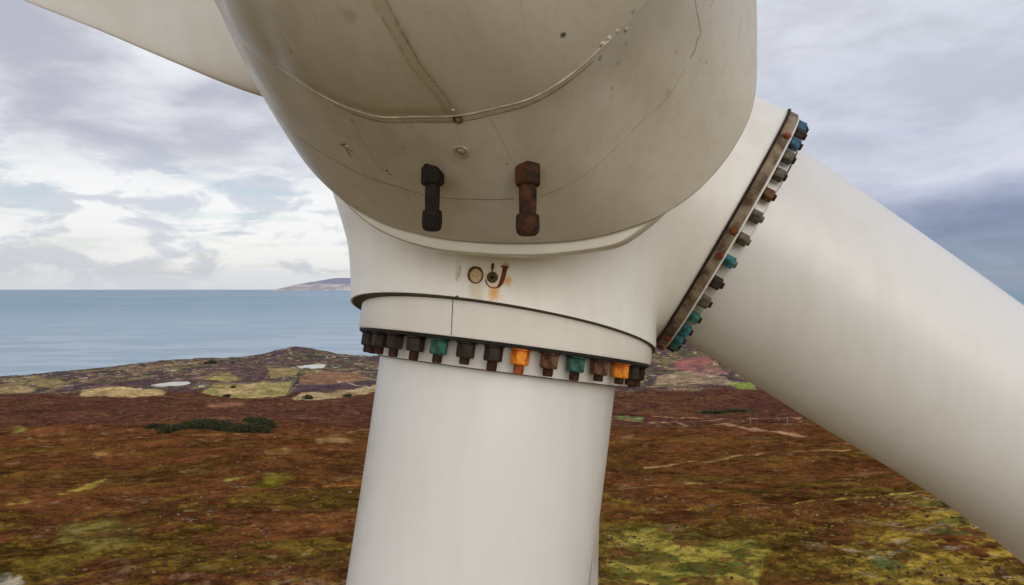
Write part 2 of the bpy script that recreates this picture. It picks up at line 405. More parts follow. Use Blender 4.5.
field([(700, 411), (750, 408), (752, 412), (705, 415)], (.045, .05, .02), .8)
field([(60, 540), (90, 518), (120, 520), (150, 530), (140, 545), (100, 548)], (.12, .085, .02), .6, (.19, .15, .035), 6)
field([(30, 565), (60, 552), (100, 546), (95, 556), (60, 566)], (.16, .12, .02), .5)
field([(262, 484), (270, 474), (290, 471), (294, 480), (280, 486)], (.20, .16, .02), .6)
field([(868, 562), (895, 564), (915, 574), (892, 577), (872, 570)], (.06, .11, .03), .7)
field([(0, 575), (26, 571), (36, 580), (30, 590), (0, 590)], (.36, .33, .24), .5)
DIRT = (.34, .20, .11)
line([(612, 420), (640, 421.5), (680, 423), (720, 424), (760, 430), (800, 437)], 3.4, DIRT, .9)
line([(655, 422), (700, 421), (750, 419), (800, 418)], 3.2, DIRT, .8)
line([(655, 416), (690, 417), (702, 419)], 2.4, (.42, .20, .10), .8)
line([(646, 468), (690, 462), (740, 455), (790, 452), (850, 450)], 1.2, (.34, .21, .08), .85)
line([(735, 505), (800, 502), (860, 497), (915, 492)], .6, (.42, .30, .06), .9)
line([(632, 518), (660, 513), (690, 509)], .5, (.30, .16, .045), .8, .3)
line([(0, 505), (60, 497), (90, 484), (110, 476)], 1.6, (.30, .22, .04), .8, .6)
line([(130, 497), (180, 496), (230, 490), (280, 488), (372, 483)], .9, (.30, .12, .03), .8, .4)
line([(230, 480), (275, 473), (290, 470)], 2.2, (.24, .20, .04), .8, .8)
line([(0, 441), (80, 440), (160, 437), (260, 434), (372, 436)], 3.0, (.26, .17, .05), .5, .5)
line([(0, 394), (90, 397), (200, 398), (300, 399), (380, 396)], 6, (.28, .20, .09), .45, .5)
line([(378, 430), (350, 432)], 2, DIRT, .5)
line([(620, 489), (700, 483), (740, 480)], 1.2, (.24, .17, .06), .6, .6)
line([(338, 381), (360, 386), (378, 390)], 4, (.42, .36, .28), .8)

m, g, b = newmat('moorland heather and grass')
at = g.new('ShaderNodeAttribute'); at.attribute_name = 'cover'
tc = g.new('ShaderNodeTexCoord'); O = tc.outputs['Object']
na = g.noise(O, 1.1, 6, .7); nb = g.noise(O, .16, 6, .68); nc = g.noise(O, .035, 5, .6)
vfac = g.math('ADD', g.math('ADD', g.math('MULTIPLY', na, .9), g.math('MULTIPLY', nb, 1.1)), g.math('MULTIPLY', nc, .7))
sc1 = g.mr(vfac, 1.05, 1.68, .48, 2.25)
cc = g.vmath('SCALE', at.outputs['Color']); g.l.new(sc1, cc.node.inputs[3])
vo = g.new('ShaderNodeTexVoronoi'); vo.inputs['Scale'].default_value = .33; g.l.new(O, vo.inputs['Vector'])
rk = g.math('MULTIPLY', g.mr(vo.outputs['Distance'], .10, .16, 1, 0), g.mr(g.noise(O, .03, 3, .5), .50, .58))
cc = g.mix(g.math('MULTIPLY', rk, .3), cc, (.38, .34, .27))
vo2 = g.new('ShaderNodeTexVoronoi'); vo2.inputs['Scale'].default_value = .12; g.l.new(O, vo2.inputs['Vector'])
rk2 = g.math('MULTIPLY', g.mr(vo2.outputs['Distance'], .10, .17, 1, 0), g.mr(g.noise(O, .012, 3, .5), .50, .56))
cc = g.mix(g.math('MULTIPLY', rk2, .35), cc, (.42, .30, .20))
g.l.new(cc, b.inputs['Base Color']); b.inputs['Roughness'].default_value = 1; b.inputs['Specular IOR Level'].default_value = .0
bn = g.new('ShaderNodeBump'); bn.inputs['Strength'].default_value = .9; bn.inputs['Distance'].default_value = .5
g.l.new(g.math('ADD', g.math('MULTIPLY', na, .5), nb), bn.inputs['Height']); g.l.new(bn.outputs[0], b.inputs['Normal'])
m_ground = m
idx = np.arange(nR*nA).reshape(nR, nA)
nxt = np.roll(idx, -1, axis=1)
Q = np.stack([idx[:-1], nxt[:-1], nxt[1:], idx[1:]], -1).reshape(-1, 4)[:, ::-1]
ground = fast_mesh('ground', np.stack([X_, Y_, Z_], -1).reshape(-1, 3), Q, m_ground)
ca = ground.data.color_attributes.new('cover', 'FLOAT_COLOR', 'POINT')
rgba = np.ones((nR*nA, 4), np.float32); rgba[:, :3] = col.reshape(-1, 3)
ca.data.foreach_set('color', rgba.ravel())
prop(ground, kind='structure')

# ------------------------------------------------------------------ sea
m, g, b = newmat('sea water')
tc = g.new('ShaderNodeTexCoord'); O = tc.outputs['Object']
nw = g.noise(g.vmath('MULTIPLY', O, (.0016, .004, 1)), 1, 6, .6, .3)
nw2 = g.noise(g.vmath('MULTIPLY', O, (.00018, .0005, 1)), 1, 5, .55, .4)
sx_ = g.new('ShaderNodeSeparateXYZ'); g.l.new(O, sx_.inputs[0])
cdeep = g.mix(g.mr(g.math('ADD', g.math('MULTIPLY', nw, .5), g.math('MULTIPLY', nw2, .5)), .38, .62), (.085, .24, .38), (.19, .37, .50))
shal = g.mr(g.math('ADD', sx_.outputs[1], g.math('MULTIPLY', g.math('SUBTRACT', nw2, .5), 9000)), 1500, 9500, 1, 0)
cdeep = g.mix(shal, cdeep, g.mix(g.mr(nw, .43, .57), (.24, .38, .50), (.46, .56, .65)))
g.l.new(cdeep, b.inputs['Base Color'])
g.l.new(g.mr(nw, .3, .7, .28, .48), b.inputs['Roughness']); b.inputs['IOR'].default_value = 1.33
bn = g.new('ShaderNodeBump'); bn.inputs['Strength'].default_value = .8; bn.inputs['Distance'].default_value = 3.0
g.l.new(g.math('ADD', g.noise(g.vmath('MULTIPLY', O, (.02, .05, 1)), 1, 8, .65), g.math('MULTIPLY', nw, 1.6)), bn.inputs['Height']); g.l.new(bn.outputs[0], b.inputs['Normal'])
S = 60000.
sea = mesh('sea', [(-S, 300, 0), (S, 300, 0), (S, S, 0), (-S, S, 0)], [(0, 1, 2, 3)], m, smooth=False); prop(sea, kind='structure')

# ------------------------------------------------------------------ headland across the water
def headland():
    D0 = 45000.
    prof = [(262, 290.5), (270, 289), (284, 285), (296, 282.4), (306, 280.6), (318, 278.6), (330, 277.2), (345, 277), (360, 276), (420, 272), (500, 270), (600, 278), (680, 286), (740, 291)]
    us = np.linspace(262, 740, 240); top_ = np.interp(us, [p[0] for p in prof], [p[1] for p in prof])
    V = []; nd = 26
    for j in range(nd):
        t = j/(nd-1)
        for i, u in enumerate(us):
            d = D0+t*9000; x = (u-512)/F*(D0+t*5000)
            zt = H+ray(u, top_[i])[2]*(D0+4500)
            zt = max(zt, 0)
            prof_d = math.sin(min(1, t/.5)*math.pi/2)**.8 if t < .5 else math.cos((t-.5)/.5*math.pi/2)
            n = .7*float(fbm(np.array([x+t*900.]), np.array([t*9000.]), 2200, 5, .55, 51)[0])-.5
            V.append((x, d, zt*prof_d*(1+.55*n*(1-abs(2*t-1))) + (-12 if t in (0, 1) else 0)))
    m, g, b = newmat('distant hillside'); tc = g.new('ShaderNodeTexCoord'); O = tc.outputs['Object']
    s = g.new('ShaderNodeSeparateXYZ'); g.l.new(O, s.inputs[0])
    n = g.noise(g.vmath('MULTIPLY', O, (.0007, .0007, .003)), 1, 6, .6)
    low = g.mix(g.mr(n, .42, .58), (.68, .58, .56), (.34, .33, .36))
    hi = g.mix(g.mr(n, .4, .6), (.20, .22, .36), (.27, .25, .36))  # blue of the distance haze painted into the slopes
    hgt = g.math('ADD', s.outputs[2], g.math('MULTIPLY', g.math('SUBTRACT', n, .5), 900))
    g.l.new(g.mix(g.mr(hgt, 250, 500), low, hi), b.inputs['Base Color']); b.inputs['Roughness'].default_value = 1
    return mesh('hills', V, grid_faces(nd, len(us)), m)
prop(headland(), kind='structure')

# ------------------------------------------------------------------ the turbine
BX, BY = -.17, 5.15
B = np.array([BX, BY, float(terrain(np.array([BX]), np.array([BY]))[0])])
CAM = np.array([0, 0, H])
root = bpy.data.objects.new('wind_turbine', None); C.objects.link(root); root.location = B
prop(root, 'white wind turbine with rusty bolts round its blade roots, towering over the brown moor', 'wind turbine')
LB = B-CAM                    # turbine meshes are written relative to the camera position, then moved to the base
def tpart(name, V, Fs, mat, smooth=True, sharp=None, parent=root, label=None):
    o = mesh(name, np.asarray(V)-LB, Fs, mat, parent, smooth, None, sharp)
    if label: o['label'] = label
    return o

# spinner: swept freeform nose, axis towards the camera and a little left and up
yaw, pt = .3, .11
SA = np.array([-math.sin(yaw)*math.cos(pt), -math.cos(yaw)*math.cos(pt), math.sin(pt)])
SX = np.cross(SA, [0, 0, 1]); SX = SX/np.linalg.norm(SX); SX = -SX if SX[0] < 0 else SX
SZ = np.cross(SX, -SA); SZ = -SZ if SZ[2] < 0 else SZ
SC = px(500, 0, 2.0)
TH = np.array([-180, -165, -150, -135, -120, -108, -101, -94, -86, -79, -72, -65, -59, -55, -46, -39, -31, -27, -18, -8, 4, 45, 90, 135, 180.])
R0 = np.array([.82, .80, .78, .758, .740, .721, .717, .714, .720, .733, .752, .773, .79, .805, .816, .813, .801, .787, .740, .710, .702, .72, .75, .79, .82])
R2 = np.array([.745, .738, .705, .665, .641, .628, .634, .637, .644, .655, .660, .662, .655, .650, .641, .650, .645, .643, .64, .635, .63, .65, .67, .70, .72])
R45 = np.array([.635, .628, .585, .535, .521, .520, .518, .512, .517, .524, .531, .545, .549, .550, .551, .556, .563, .565, .565, .565, .565, .57, .575, .59, .60])
def smooth_per(th, TH_, R):
    x = np.linspace(-180, 180, 721)[:-1]; y = np.interp(x, TH_, R); k = np.hanning(25); k /= k.sum()
    y = np.convolve(np.concatenate([y[-30:], y, y[:30]]), k, 'same')[30:-30]
    return np.interp((th+180) % 360-180, np.append(x, 180), np.append(y, y[0]))
NOSE = .92
def spin_r(th, s):
    """radius of the nose at angle th (degrees) and distance s ahead of its rear rim"""
    a0 = smooth_per(th, TH, R0); a2 = smooth_per(th, TH, R2); a4 = smooth_per(th, TH, R45)
    # quadratic through the three measured sections, then an ellipse to the tip
    L = lambda q: a0*(q-.2)*(q-.45)/(.2*.45) + a2*q*(q-.45)/(.2*-.25) + a4*q*(q-.2)/(.45*.25)
    s1 = np.minimum(s, .45); r = L(s1)
    t = np.clip((s-.45)/(NOSE-.45), 0, 1)
    return np.where(s > .45, a4*(np.sqrt(np.maximum(1-t**2.0, 0))*(.72)+.28*(1-t)), r)
def spin_pt(th, s, off=0.):
    th = np.asarray(th, float); r = spin_r(th, s)+off
    return SC+SA*np.asarray(s)[..., None]+SX*(r*np.cos(np.radians(th)))[..., None]+SZ*(r*np.sin(np.radians(th)))[..., None]
def spin_hit(u, v):
    d = ray(u, v); d /= np.linalg.norm(d); t = np.linspace(.7, 3.2, 2500); P = d[None]*t[:, None]-SC
    s = P@SA; q = P-np.outer(s, SA); r = np.linalg.norm(q, axis=1); th = np.degrees(np.arctan2(q@SZ, q@SX))
    ins = (s > 0) & (s < NOSE) & (r < spin_r(th, np.clip(s, 0, NOSE)))
    k = int(np.argmax(ins)) if ins.any() else int(np.argmin(np.abs(r-spin_r(th, np.clip(s, 0, NOSE)))+(s < 0)*9))
    return d*t[k], float(th[k]), float(np.clip(s[k], 0, NOSE))
def spin_n(th, s):
    e = .01; p = lambda a, b_: spin_pt(np.array([a]), np.array([b_]))[0]
    n = np.cross(p(th+1, s)-p(th-1, s), p(th, s+e)-p(th, s-e)); n = unit(n)
    return n if n@(p(th, s)-SC-SA*s) > 0 else -n

NT_, NS = 900, 330
ths = np.concatenate([np.linspace(-180, 0, 700, endpoint=False), np.linspace(0, 180, 200, endpoint=False)])
sv = np.concatenate([np.linspace(0, .6, 270), np.linspace(.6, 1, 60)[1:]**1*0+np.sin(np.linspace(0, math.pi/2, 60)[1:])*(NOSE-.6)+.6])
TT, SS = np.meshgrid(ths, sv); PV = spin_pt(TT, SS)
# the lip turned in behind the rim
lip = spin_pt(ths, np.zeros_like(ths), -.014)-SA*.004; lip2 = spin_pt(ths, np.zeros_like(ths), -.04)+SA*.02
PV = np.concatenate([lip2[None], lip[None], PV]); ns_, nt_ = PV.shape[:2]
# grime painted at its place on the shell
grime = np.zeros((ns_, nt_, 4)); grime[..., :3] = (.20, .15, .09)
def gr(mask, c):
    a = np.clip(mask, 0, 1); A0 = grime[..., 3]; na_ = a+A0*(1-a)
    with np.errstate(invalid='ignore', divide='ignore'):
        k = np.where(na_ > 0, a/np.maximum(na_, 1e-6), 0)
    grime[..., :3] = grime[..., :3]*(1-k[..., None])+np.array(c)*k[..., None]; grime[..., 3] = na_
def polyd(pix):
    P = [spin_hit(u, v)[0] for u, v in pix]; d = np.full(PV.shape[:2], 9.)
    for a, b_ in zip(P[:-1], P[1:]):
        ab = b_-a; t = np.clip(((PV-a)@ab)/(ab@ab), 0, 1); d = np.minimum(d, np.linalg.norm(PV-a-t[..., None]*ab, axis=-1))
    return d
nz = fbm(TT*.05, SS*4, .09, 5, .6, 61); nz = np.concatenate([nz[:1], nz[:1], nz])
nzf = fbm(TT*.05, SS*4, .02, 4, .6, 62); nzf = np.concatenate([nzf[:1], nzf[:1], nzf])
streak = [(372, -20), (382, 5), (395, 27), (405, 45), (415, 64), (428, 80), (443, 98), (452, 113)]
d = polyd(streak); gr((1-ss(d+(nz-.5)*.02, .006, .028))*.42, (.34, .26, .14))
for off, st in ((-7, .55), (6, .75)):
    d = polyd([(u+off*(1-i/12), v-off*.25) for i, (u, v) in enumerate(streak)]); gr((1-ss(d+(nzf-.5)*.006, .0008, .0042))*st*ss(nzf, .35, .6), (.10, .07, .035))
d = polyd([(393, 20), (402, 32), (409, 44), (418, 60)]); gr((1-ss(d, .001, .0035))*.8*ss(nzf, .4, .6), (.07, .05, .03))
for pix, st in (([(693, -10), (697, 12), (700, 28), (701, 34), (697, 40), (695, 50), (690, 58)], .75), ([(714, -5), (711, 7)], .4), ([(742, 10), (740, 30), (737, 45)], .25),
                ([(350, 118), (362, 140), (378, 165), (386, 176)], .3), ([(456, 118), (461, 150)], .16), ([(462, 156), (478, 178)], .12), ([(490, 118), (506, 148), (511, 160)], .3),
                ([(280, 30), (288, 45), (291, 52)], .3), ([(520, -5), (524, 30)], .14), ([(498, 10), (502, 55)], .14), ([(545, 5), (542, 60)], .1), ([(640, 50), (636, 80)], .12), ([(600, 60), (613, 90)], .15)):
    d = polyd(pix); gr((1-ss(d+(nzf-.5)*.003, .0006, .0032))*st, (.10, .075, .04))
def spot(u, v, r, c, st, an=1.):
    p = spin_hit(u, v)[0]; d = np.linalg.norm(PV-p, axis=-1); gr((1-ss(d+(nzf-.5)*r*.9, r*.5, r))*st, c)
for u, v, r, st in ((276, 66, .006, .9), (235, 34, .006, .9), (238, 39, .006, .9), (291, 51, .005, .6), (349, 15, .02, .25), (387, 171, .007, .9), (390, 174, .006, .8), (563, 35, .0075, .95), (403, 148, .006, .3),
                    (507, 164, .005, .5), (625, 31, .006, .7), (600, 58, .008, .6), (618, 63, .006, .35), (626, 44, .006, .35), (633, 12, .008, .35), (676, 52, .005, .3), (706, 62, .006, .3), (325, 163, .005, .4),
                    (333, 122, .01, .15), (353, 121, .006, .3), (260, 88, .006, .4), (668, 92, .01, .25), (414, 212, .006, .25), (371, 192, .006, .3), (612, 88, .006, .3), (700, 60, .005, .3), (370, 185, .004, .3)):
    spot(u, v, r, (.05, .035, .02), st)
for pix in ([(341, 145), (348, 149), (353, 152)], [(346, 149), (351, 157)], [(341, 145), (346, 144)]):
    gr((1-ss(polyd(pix), .0012, .004))*.95, (.035, .028, .02))
# a brown film along the seam and round the two stud bolts, faint film on the middle
for u, v, r in ((434, 180, .06), (528, 178, .06), (452, 112, .04)): spot(u, v, r, (.33, .25, .13), .35)
_c = [spin_hit(u, v)[0] for u, v in ((296, 78), (331, 100), (378, 117), (450, 116), (491, 108), (525, 100), (560, 82), (591, 57), (620, 32))]
seam_pix = [(276, 66), (296, 78.6), (320, 94), (331, 100), (351, 108.5), (378.6, 116.5), (419.7, 116), (450, 116), (471, 113), (491, 108.5), (525.5, 100), (560, 82), (591, 57), (611, 37.6), (627, 27)]
gr((1-ss(polyd([(u-1, v-5) for u, v in seam_pix[1:8]])+(nz-.5)*.02, .002, .02))*.45, (.30, .23, .13))
gr((1-ss(polyd([(u+1, v+5) for u, v in seam_pix[4:13]])+(nz-.5)*.01, .001, .005))*.5, (.16, .12, .07))
film = ss(nz, .5, .75)*.22; gr(film, (.40, .33, .22))
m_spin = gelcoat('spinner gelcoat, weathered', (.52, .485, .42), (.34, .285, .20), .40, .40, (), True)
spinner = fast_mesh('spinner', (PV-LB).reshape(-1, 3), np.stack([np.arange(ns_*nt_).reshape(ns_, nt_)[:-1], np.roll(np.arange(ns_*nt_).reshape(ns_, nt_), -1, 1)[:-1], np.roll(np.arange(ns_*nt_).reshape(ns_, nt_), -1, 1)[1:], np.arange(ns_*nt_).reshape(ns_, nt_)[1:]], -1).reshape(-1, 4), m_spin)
bmx = bmesh.new(); bmx.from_mesh(spinner.data); bmesh.ops.remove_doubles(bmx, verts=bmx.verts, dist=1e-5); bmesh.ops.recalc_face_normals(bmx, faces=bmx.faces); bmx.free()
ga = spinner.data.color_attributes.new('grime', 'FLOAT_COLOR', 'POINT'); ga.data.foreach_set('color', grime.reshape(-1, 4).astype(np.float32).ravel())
spinner.parent = root; spinner['label'] = 'grimy off-white nose cone hanging over the hub'
# seams
pts = [spin_hit(u, v) for u, v in seam_pix]
def dense(p, n=4, off=.0):
    th = np.array([a[1] for a in p]); s_ = np.array([a[2] for a in p]); k = np.linspace(0, len(p)-1, n*len(p)); i = np.arange(len(p))
    k_ = np.hanning(9); k_ /= k_.sum()
    T = np.interp(k, i, th); S_ = np.interp(k, i, s_); S_ = np.concatenate([S_[:4], np.convolve(S_, k_, 'valid'), S_[-4:]])
    return spin_pt(T, S_, off), T, S_
ctr, Tq, Sq = dense(pts[:14], 5, .0005)
V, Fs = tube(ctr, [.0021*(.7+.6*random.random())*(.6+.4*min(1, i/25)) for i, _ in enumerate(ctr)], 6)
tpart('seam_bead', V, Fs, m_bead, parent=spinner, label='pale cracked sealant bead along the nose seam')
lo, _, _ = dense([(p[0], p[1], p[2]-.016) for p in pts[3:13]], 5, -.0008)
V, Fs = tube(lo, .0014, 6); tpart('seam_groove', V, Fs, m_seam, parent=spinner)
s2 = [(300, 138), (337.6, 161.5), (368, 177), (399, 187), (443, 198), (474, 199), (514, 198.7)]
p2 = [spin_hit(u, v) for u, v in s2]; c2, _, _ = dense(p2, 6, -.0010)
V, Fs = tube(c2, .0016, 6); tpart('seam_groove', V, Fs, m_seam, parent=spinner)
s3 = [(540, 196), (580, 178), (638, 124), (664, 102.6), (685, 68)]
p3 = [spin_hit(u, v) for u, v in s3]; c3, _, _ = dense(p3, 6, -.0012)
V, Fs = tube(c3, .0016, 6); tpart('seam_groove', V, Fs, simple('faint seam', (.38, .34, .27), .7), parent=spinner)
# lumps of mastic at the seam ends
for u, v, r in ((602, 44, .007), (609, 38, .006), (617, 31, .005), (626, 29, .005), (453, 110, .005), (347, 146, .005)):
    p, th, s_ = spin_hit(u, v); n = spin_n(th, s_); V, Fs = lathe([(.0001, r*.5), (r*.6, r*.35), (r, 0), (r, -.004)], p, n, seg=8); tpart('mastic_lump', V, Fs, m_bead, parent=spinner)
# ring fastener and clasp
def ringat(u, v, R_, r_, mat, name, oval=1.):
    p, th, s_ = spin_hit(u, v); n = spin_n(th, s_); V, Fs = lathe([(R_-r_, 0), (R_-r_*.5, r_), (R_+r_*.5, r_), (R_+r_, 0)], p, n, seg=28)
    return tpart(name, V, Fs, mat, parent=spinner)
ringat(461.5, 151, .015, .004, simple('dull plug ring', (.42, .36, .24), .5, 40), 'drain_plug')
p, th, s_ = spin_hit(461.5, 151); n = spin_n(th, s_); V, Fs = lathe([(.0001, .004), (.010, .0035), (.0125, .0)], p, n, seg=24); tpart('drain_plug', V, Fs, simple('plug cap', (.40, .35, .26), .6, 60), parent=spinner)
ringat(458, 119, .009, .003, m_nut_brown, 'seam_clip')

# stud bolts hanging from the nose
def hexprof(rad, h0, h1, c, n, e1, ch=.0):
    n = unit(n); e1 = unit(e1-n*(e1@n)); e2 = np.cross(n, e1); V = []
    prof = [(rad*.9, h0), (rad, h0+ch), (rad, h1-ch), (rad*.86, h1)]
    for r, h in prof:
        for k in range(6):
            for dd in (-.06, .06):
                t = math.pi/3*k+dd; V.append(c+n*h+(e1*math.cos(t)+e2*math.sin(t))*r)
    fs = grid_faces(4, 12, True)+[tuple(range(12))[::-1], tuple(range(36, 48))]
    return np.array(V), fs
m_stud1 = simple('black brown rusted stud', (.020, .011, .007), .85, 30, .5, 0, .8, (.008, .005, .004))
m_stud2 = simple('brown rusted stud', (.070, .027, .011), .85, 30, .5, 0, .8, (.014, .008, .005))
for (u, v0_, v1_, sw, mt, lab, e) in ((433.5, 176, 230.5, .94, m_stud1, 'left blackened stud bolt under the nose', 0.0), (527.8, 176, 235, 1.08, m_stud2, 'right brown rusty stud bolt under the nose', .5)):
    p, th, s_ = spin_hit(u, v0_); n = spin_n(th, s_)
    dirn = unit(np.array([-.005, -.10, -1.]))
    depth = p[1]-.0; q0 = p+np.array([0, -.012, .026])
    L = (v1_-v0_)/F*depth*1.02+.026
    e1 = np.array([1., e, 0])
    parts = [hexprof(.030*sw, 0, .052, q0, dirn, e1, .005)]
    parts.append(lathe([(.0195*sw, .04), (.0195*sw, .085), (.0185*sw, L-.036)], q0, dirn, seg=24))
    cc_ = lathe([(.018*sw, L-.052), (.0255*sw, L-.046), (.0265*sw, L-.020), (.0245*sw, L-.006), (.019*sw, L), (.0001, L+.001)], q0, dirn, seg=28)
    V, Fs = join([parts[1]]); st = tpart('stud_bolt', V, Fs, mt, sharp=35, parent=spinner, label=lab)
    V, Fs = parts[0]; tpart('stud_bolt', V, Fs, mt, smooth=False, parent=spinner, label=lab.replace('stud bolt', 'nut of the stud'))
    V, Fs = cc_; tpart('stud_bolt', V, Fs, mt, sharp=40, parent=spinner, label=lab.replace('stud bolt', 'end collar of the stud'))

# ------------------------------------------------------------------ hub casting (smooth blend of the body and its root sleeves)
HC = np.array([.16, 2.92, .76])
F1 = px(504.3, 347.8, 2.75); N1 = unit([-.127, -.112, -.985])
F2 = px(727.2, 237.3, 3.05); N2 = unit([.854, -.185, -.4865])
N3 = unit([-.80, .05, .60]); F3 = HC+N3*.95
LP = px(503.2, 329.8, 2.75); NL = unit([-.158, -.20, -.967])
N1S = unit([-.03, -.13, -.99])
_fh = np.linspace(-.4, 1.6, 401); _fr = np.interp(_fh, [0, .25, .40, .54, .63, .79, .95, 1.1, 1.3], [.80, .77, .745, .705, .674, .626, .606, .603, .603])
_k = np.hanning(41); _k /= _k.sum(); _fr = np.convolve(np.pad(_fr, 20, 'edge'), _k, 'valid')
def flare(h): return np.interp(h, _fh, _fr)
def sdf(P):
    def cyl(p0, n, r0, r1, L, tab=None):   # tapered sleeve starting at hub centre
        q = P-p0; h = q@n; rad = np.linalg.norm(q-h[..., None]*n, axis=-1)
        rr = np.interp(h, [0, L], [r0, r1]) if tab is None else flare(h); dr = (rad-rr)*.97
        return np.maximum(dr, -h-.3)
    def smin(a, b_, k):
        h = np.clip(.5+.5*(b_-a)/k, 0, 1); return b_*(1-h)+a*h-k*h*(1-h)
    a1 = LP-N1S*1.1; a2 = F2-N2*1.15; a3 = F3-N3*1.1
    s1 = cyl(a1, N1S, 0, 0, 0, 1); s2_ = cyl(a2, N2, .60, .575, 1.15); s3 = cyl(a3, N3, .60, .58, 1.1)
    body = np.linalg.norm((P-HC-np.array([-.10, .05, 0.0])), axis=-1)-.74
    d = smin(s1, body, .25); d = smin(d, s2_, .075); d = smin(d, s3, .12)
    return d
def sdf_n(P):
    e = 1e-3; return np.stack([(sdf(P+np.eye(3)[i]*e)-sdf(P-np.eye(3)[i]*e))/(2*e) for i in range(3)], -1)
h = .024
gx = np.arange(-1.15, 1.75, h); gy = np.arange(1.9, 4.1, h); gz = np.arange(-.75, 2.05, h)
G = np.stack(np.meshgrid(gx, gy, gz, indexing='ij'), -1); S3 = sdf(G)
ins = S3 < 0
c = [ins[a:a+len(gx)-1, b_:b_+len(gy)-1, k:k+len(gz)-1] for a in (0, 1) for b_ in (0, 1) for k in (0, 1)]
cnt = sum(x.astype(int) for x in c); act = (cnt > 0) & (cnt < 8)
vid = -np.ones(act.shape, int); ii = np.argwhere(act); vid[act] = np.arange(len(ii))
PV2 = np.stack([gx[ii[:, 0]], gy[ii[:, 1]], gz[ii[:, 2]]], -1)+h/2
for _ in range(6):
    nn = sdf_n(PV2); PV2 = PV2-nn*(sdf(PV2)/np.maximum((nn**2).sum(-1), .3))[:, None]
quads = []
for ax in range(3):
    sl = [slice(None)]*3; a = [slice(1, n_-1) for n_ in ins.shape]; a[ax] = slice(0, ins.shape[ax]-1); b2 = list(a); b2[ax] = slice(1, ins.shape[ax])
    e_in = ins[tuple(a)]; e_out = ins[tuple(b2)]; ch = np.argwhere(e_in != e_out)
    base_ = ch.copy()
    for q in range(3):
        if q != ax: base_[:, q] += 1
    o1, o2 = [q for q in range(3) if q != ax]
    def vv(d1_, d2_):
        k = base_.copy(); k[:, o1] += d1_; k[:, o2] += d2_; return vid[k[:, 0], k[:, 1], k[:, 2]]
    qd = np.stack([vv(-1, -1), vv(0, -1), vv(0, 0), vv(-1, 0)], -1)
    fl = e_in[tuple(ch.T)]; flip = fl if ax != 1 else ~fl
    qd[~flip] = qd[~flip][:, ::-1]; quads.append(qd)
quads = np.vstack(quads); quads = quads[(quads >= 0).all(1)]
bm = bmesh.new(); vs = [bm.verts.new(p) for p in PV2]
for q in quads:
    try: bm.faces.new([vs[i] for i in q])
    except ValueError: pass
def cut(co, no):
    r = bmesh.ops.bisect_plane(bm, geom=bm.verts[:]+bm.edges[:]+bm.faces[:], plane_co=Vector(co), plane_no=Vector(no), clear_outer=True, clear_inner=False)
    ed = [e for e in r['geom_cut'] if isinstance(e, bmesh.types.BMEdge)]
    bmesh.ops.holes_fill(bm, edges=ed, sides=0)
cut(LP, NL); cut(F2-N2*.052, N2); cut(F3, N3)
bmesh.ops.recalc_face_normals(bm, faces=bm.faces)
for v in bm.verts: v.co -= Vector(LB)
def hub_hit(u, v):
    d = ray(u, v); d /= np.linalg.norm(d); t = 1.2
    for _ in range(80): t += float(sdf((d*t)[None])[0])*.7
    p = d*t; return p, unit(sdf_n(p[None])[0])
sl_ = lambda u, v: hub_hit(u, v)[0]-LB
stains = [(sl_(476, 292), (.035, .5, .045), (.62, .50, .28), .6), (sl_(494, 292.5), (.030, .6, .046), (.72, .36, .05), 1.0), (sl_(507.5, 281), (.020, .6, .028), (.72, .36, .07), 1.0),
          (sl_(505, 266), (.018, .5, .016), (.62, .22, .09), .9), (sl_(458, 272), (.014, .6, .045), (.40, .36, .30), .4), (sl_(476, 276), (.055, .6, .055), (.58, .44, .30), .55), (sl_(492, 276), (.045, .6, .050), (.62, .40, .20), .6)]
m_hub = gelcoat('hub casting paint', WHITE, (.52, .47, .38), .30, .42, stains)
me = bpy.data.meshes.new('hub'); bm.to_mesh(me); bm.free(); me.materials.append(m_hub)
me.polygons.foreach_set('use_smooth', [True]*len(me.polygons)); me.set_sharp_from_angle(angle=math.radians(50))
hub = bpy.data.objects.new('hub', me); C.objects.link(hub); hub.parent = root

# mounting ring between spinner and hub, following the rim's outline
bandpix = [(349, 204), (360, 215), (371, 224.4), (388, 234.7), (414, 245), (439.7, 251), (479, 255), (510, 257), (540, 257), (574, 254), (622, 245.8)]
BS = -.045
bo = []
for u, v in bandpix:
    d_ = ray(u, v); Qc = SC+SA*BS; t_ = (Qc@SA)/(d_@SA); q = d_*t_-Qc; bo.append((math.degrees(math.atan2(q@SZ, q@SX)), float(np.linalg.norm(q))))
bth = np.array([b_[0] for b_ in bo]); br = np.array([b_[1] for b_ in bo]); o_ = np.argsort(bth); bth = bth[o_]; br = br[o_]
tt = np.linspace(-180, 180, 721)[:-1]
r_rim = smooth_per(tt, TH, R0)
excess = np.interp(tt, np.concatenate([[-180], bth, [bth[-1]+14, 180]]), np.concatenate([[-.02], br-smooth_per(bth, TH, R0), [-.03, -.02]]))
k_ = np.hanning(15); k_ /= k_.sum(); excess = np.convolve(np.concatenate([excess[-20:], excess, excess[:20]]), k_, 'same')[20:-20]
V = []
for (dr, s_) in ((-.06, -.012), (-.012, -.012), (-.004, -.014), (0, -.020), (0, BS), (0, -.062), (-.006, -.066), (-.06, -.068)):
    for a_, r_, e_ in zip(tt, r_rim, excess):
        R__ = r_+e_+dr; V.append(SC+SA*s_+SX*R__*math.cos(math.radians(a_))+SZ*R__*math.sin(math.radians(a_)))
tpart('mounting_ring', V, grid_faces(8, 720, True), gelcoat('mounting ring paint, duller', (.60, .57, .50), (.42, .37, .28), .35, .45), sharp=35, parent=hub)
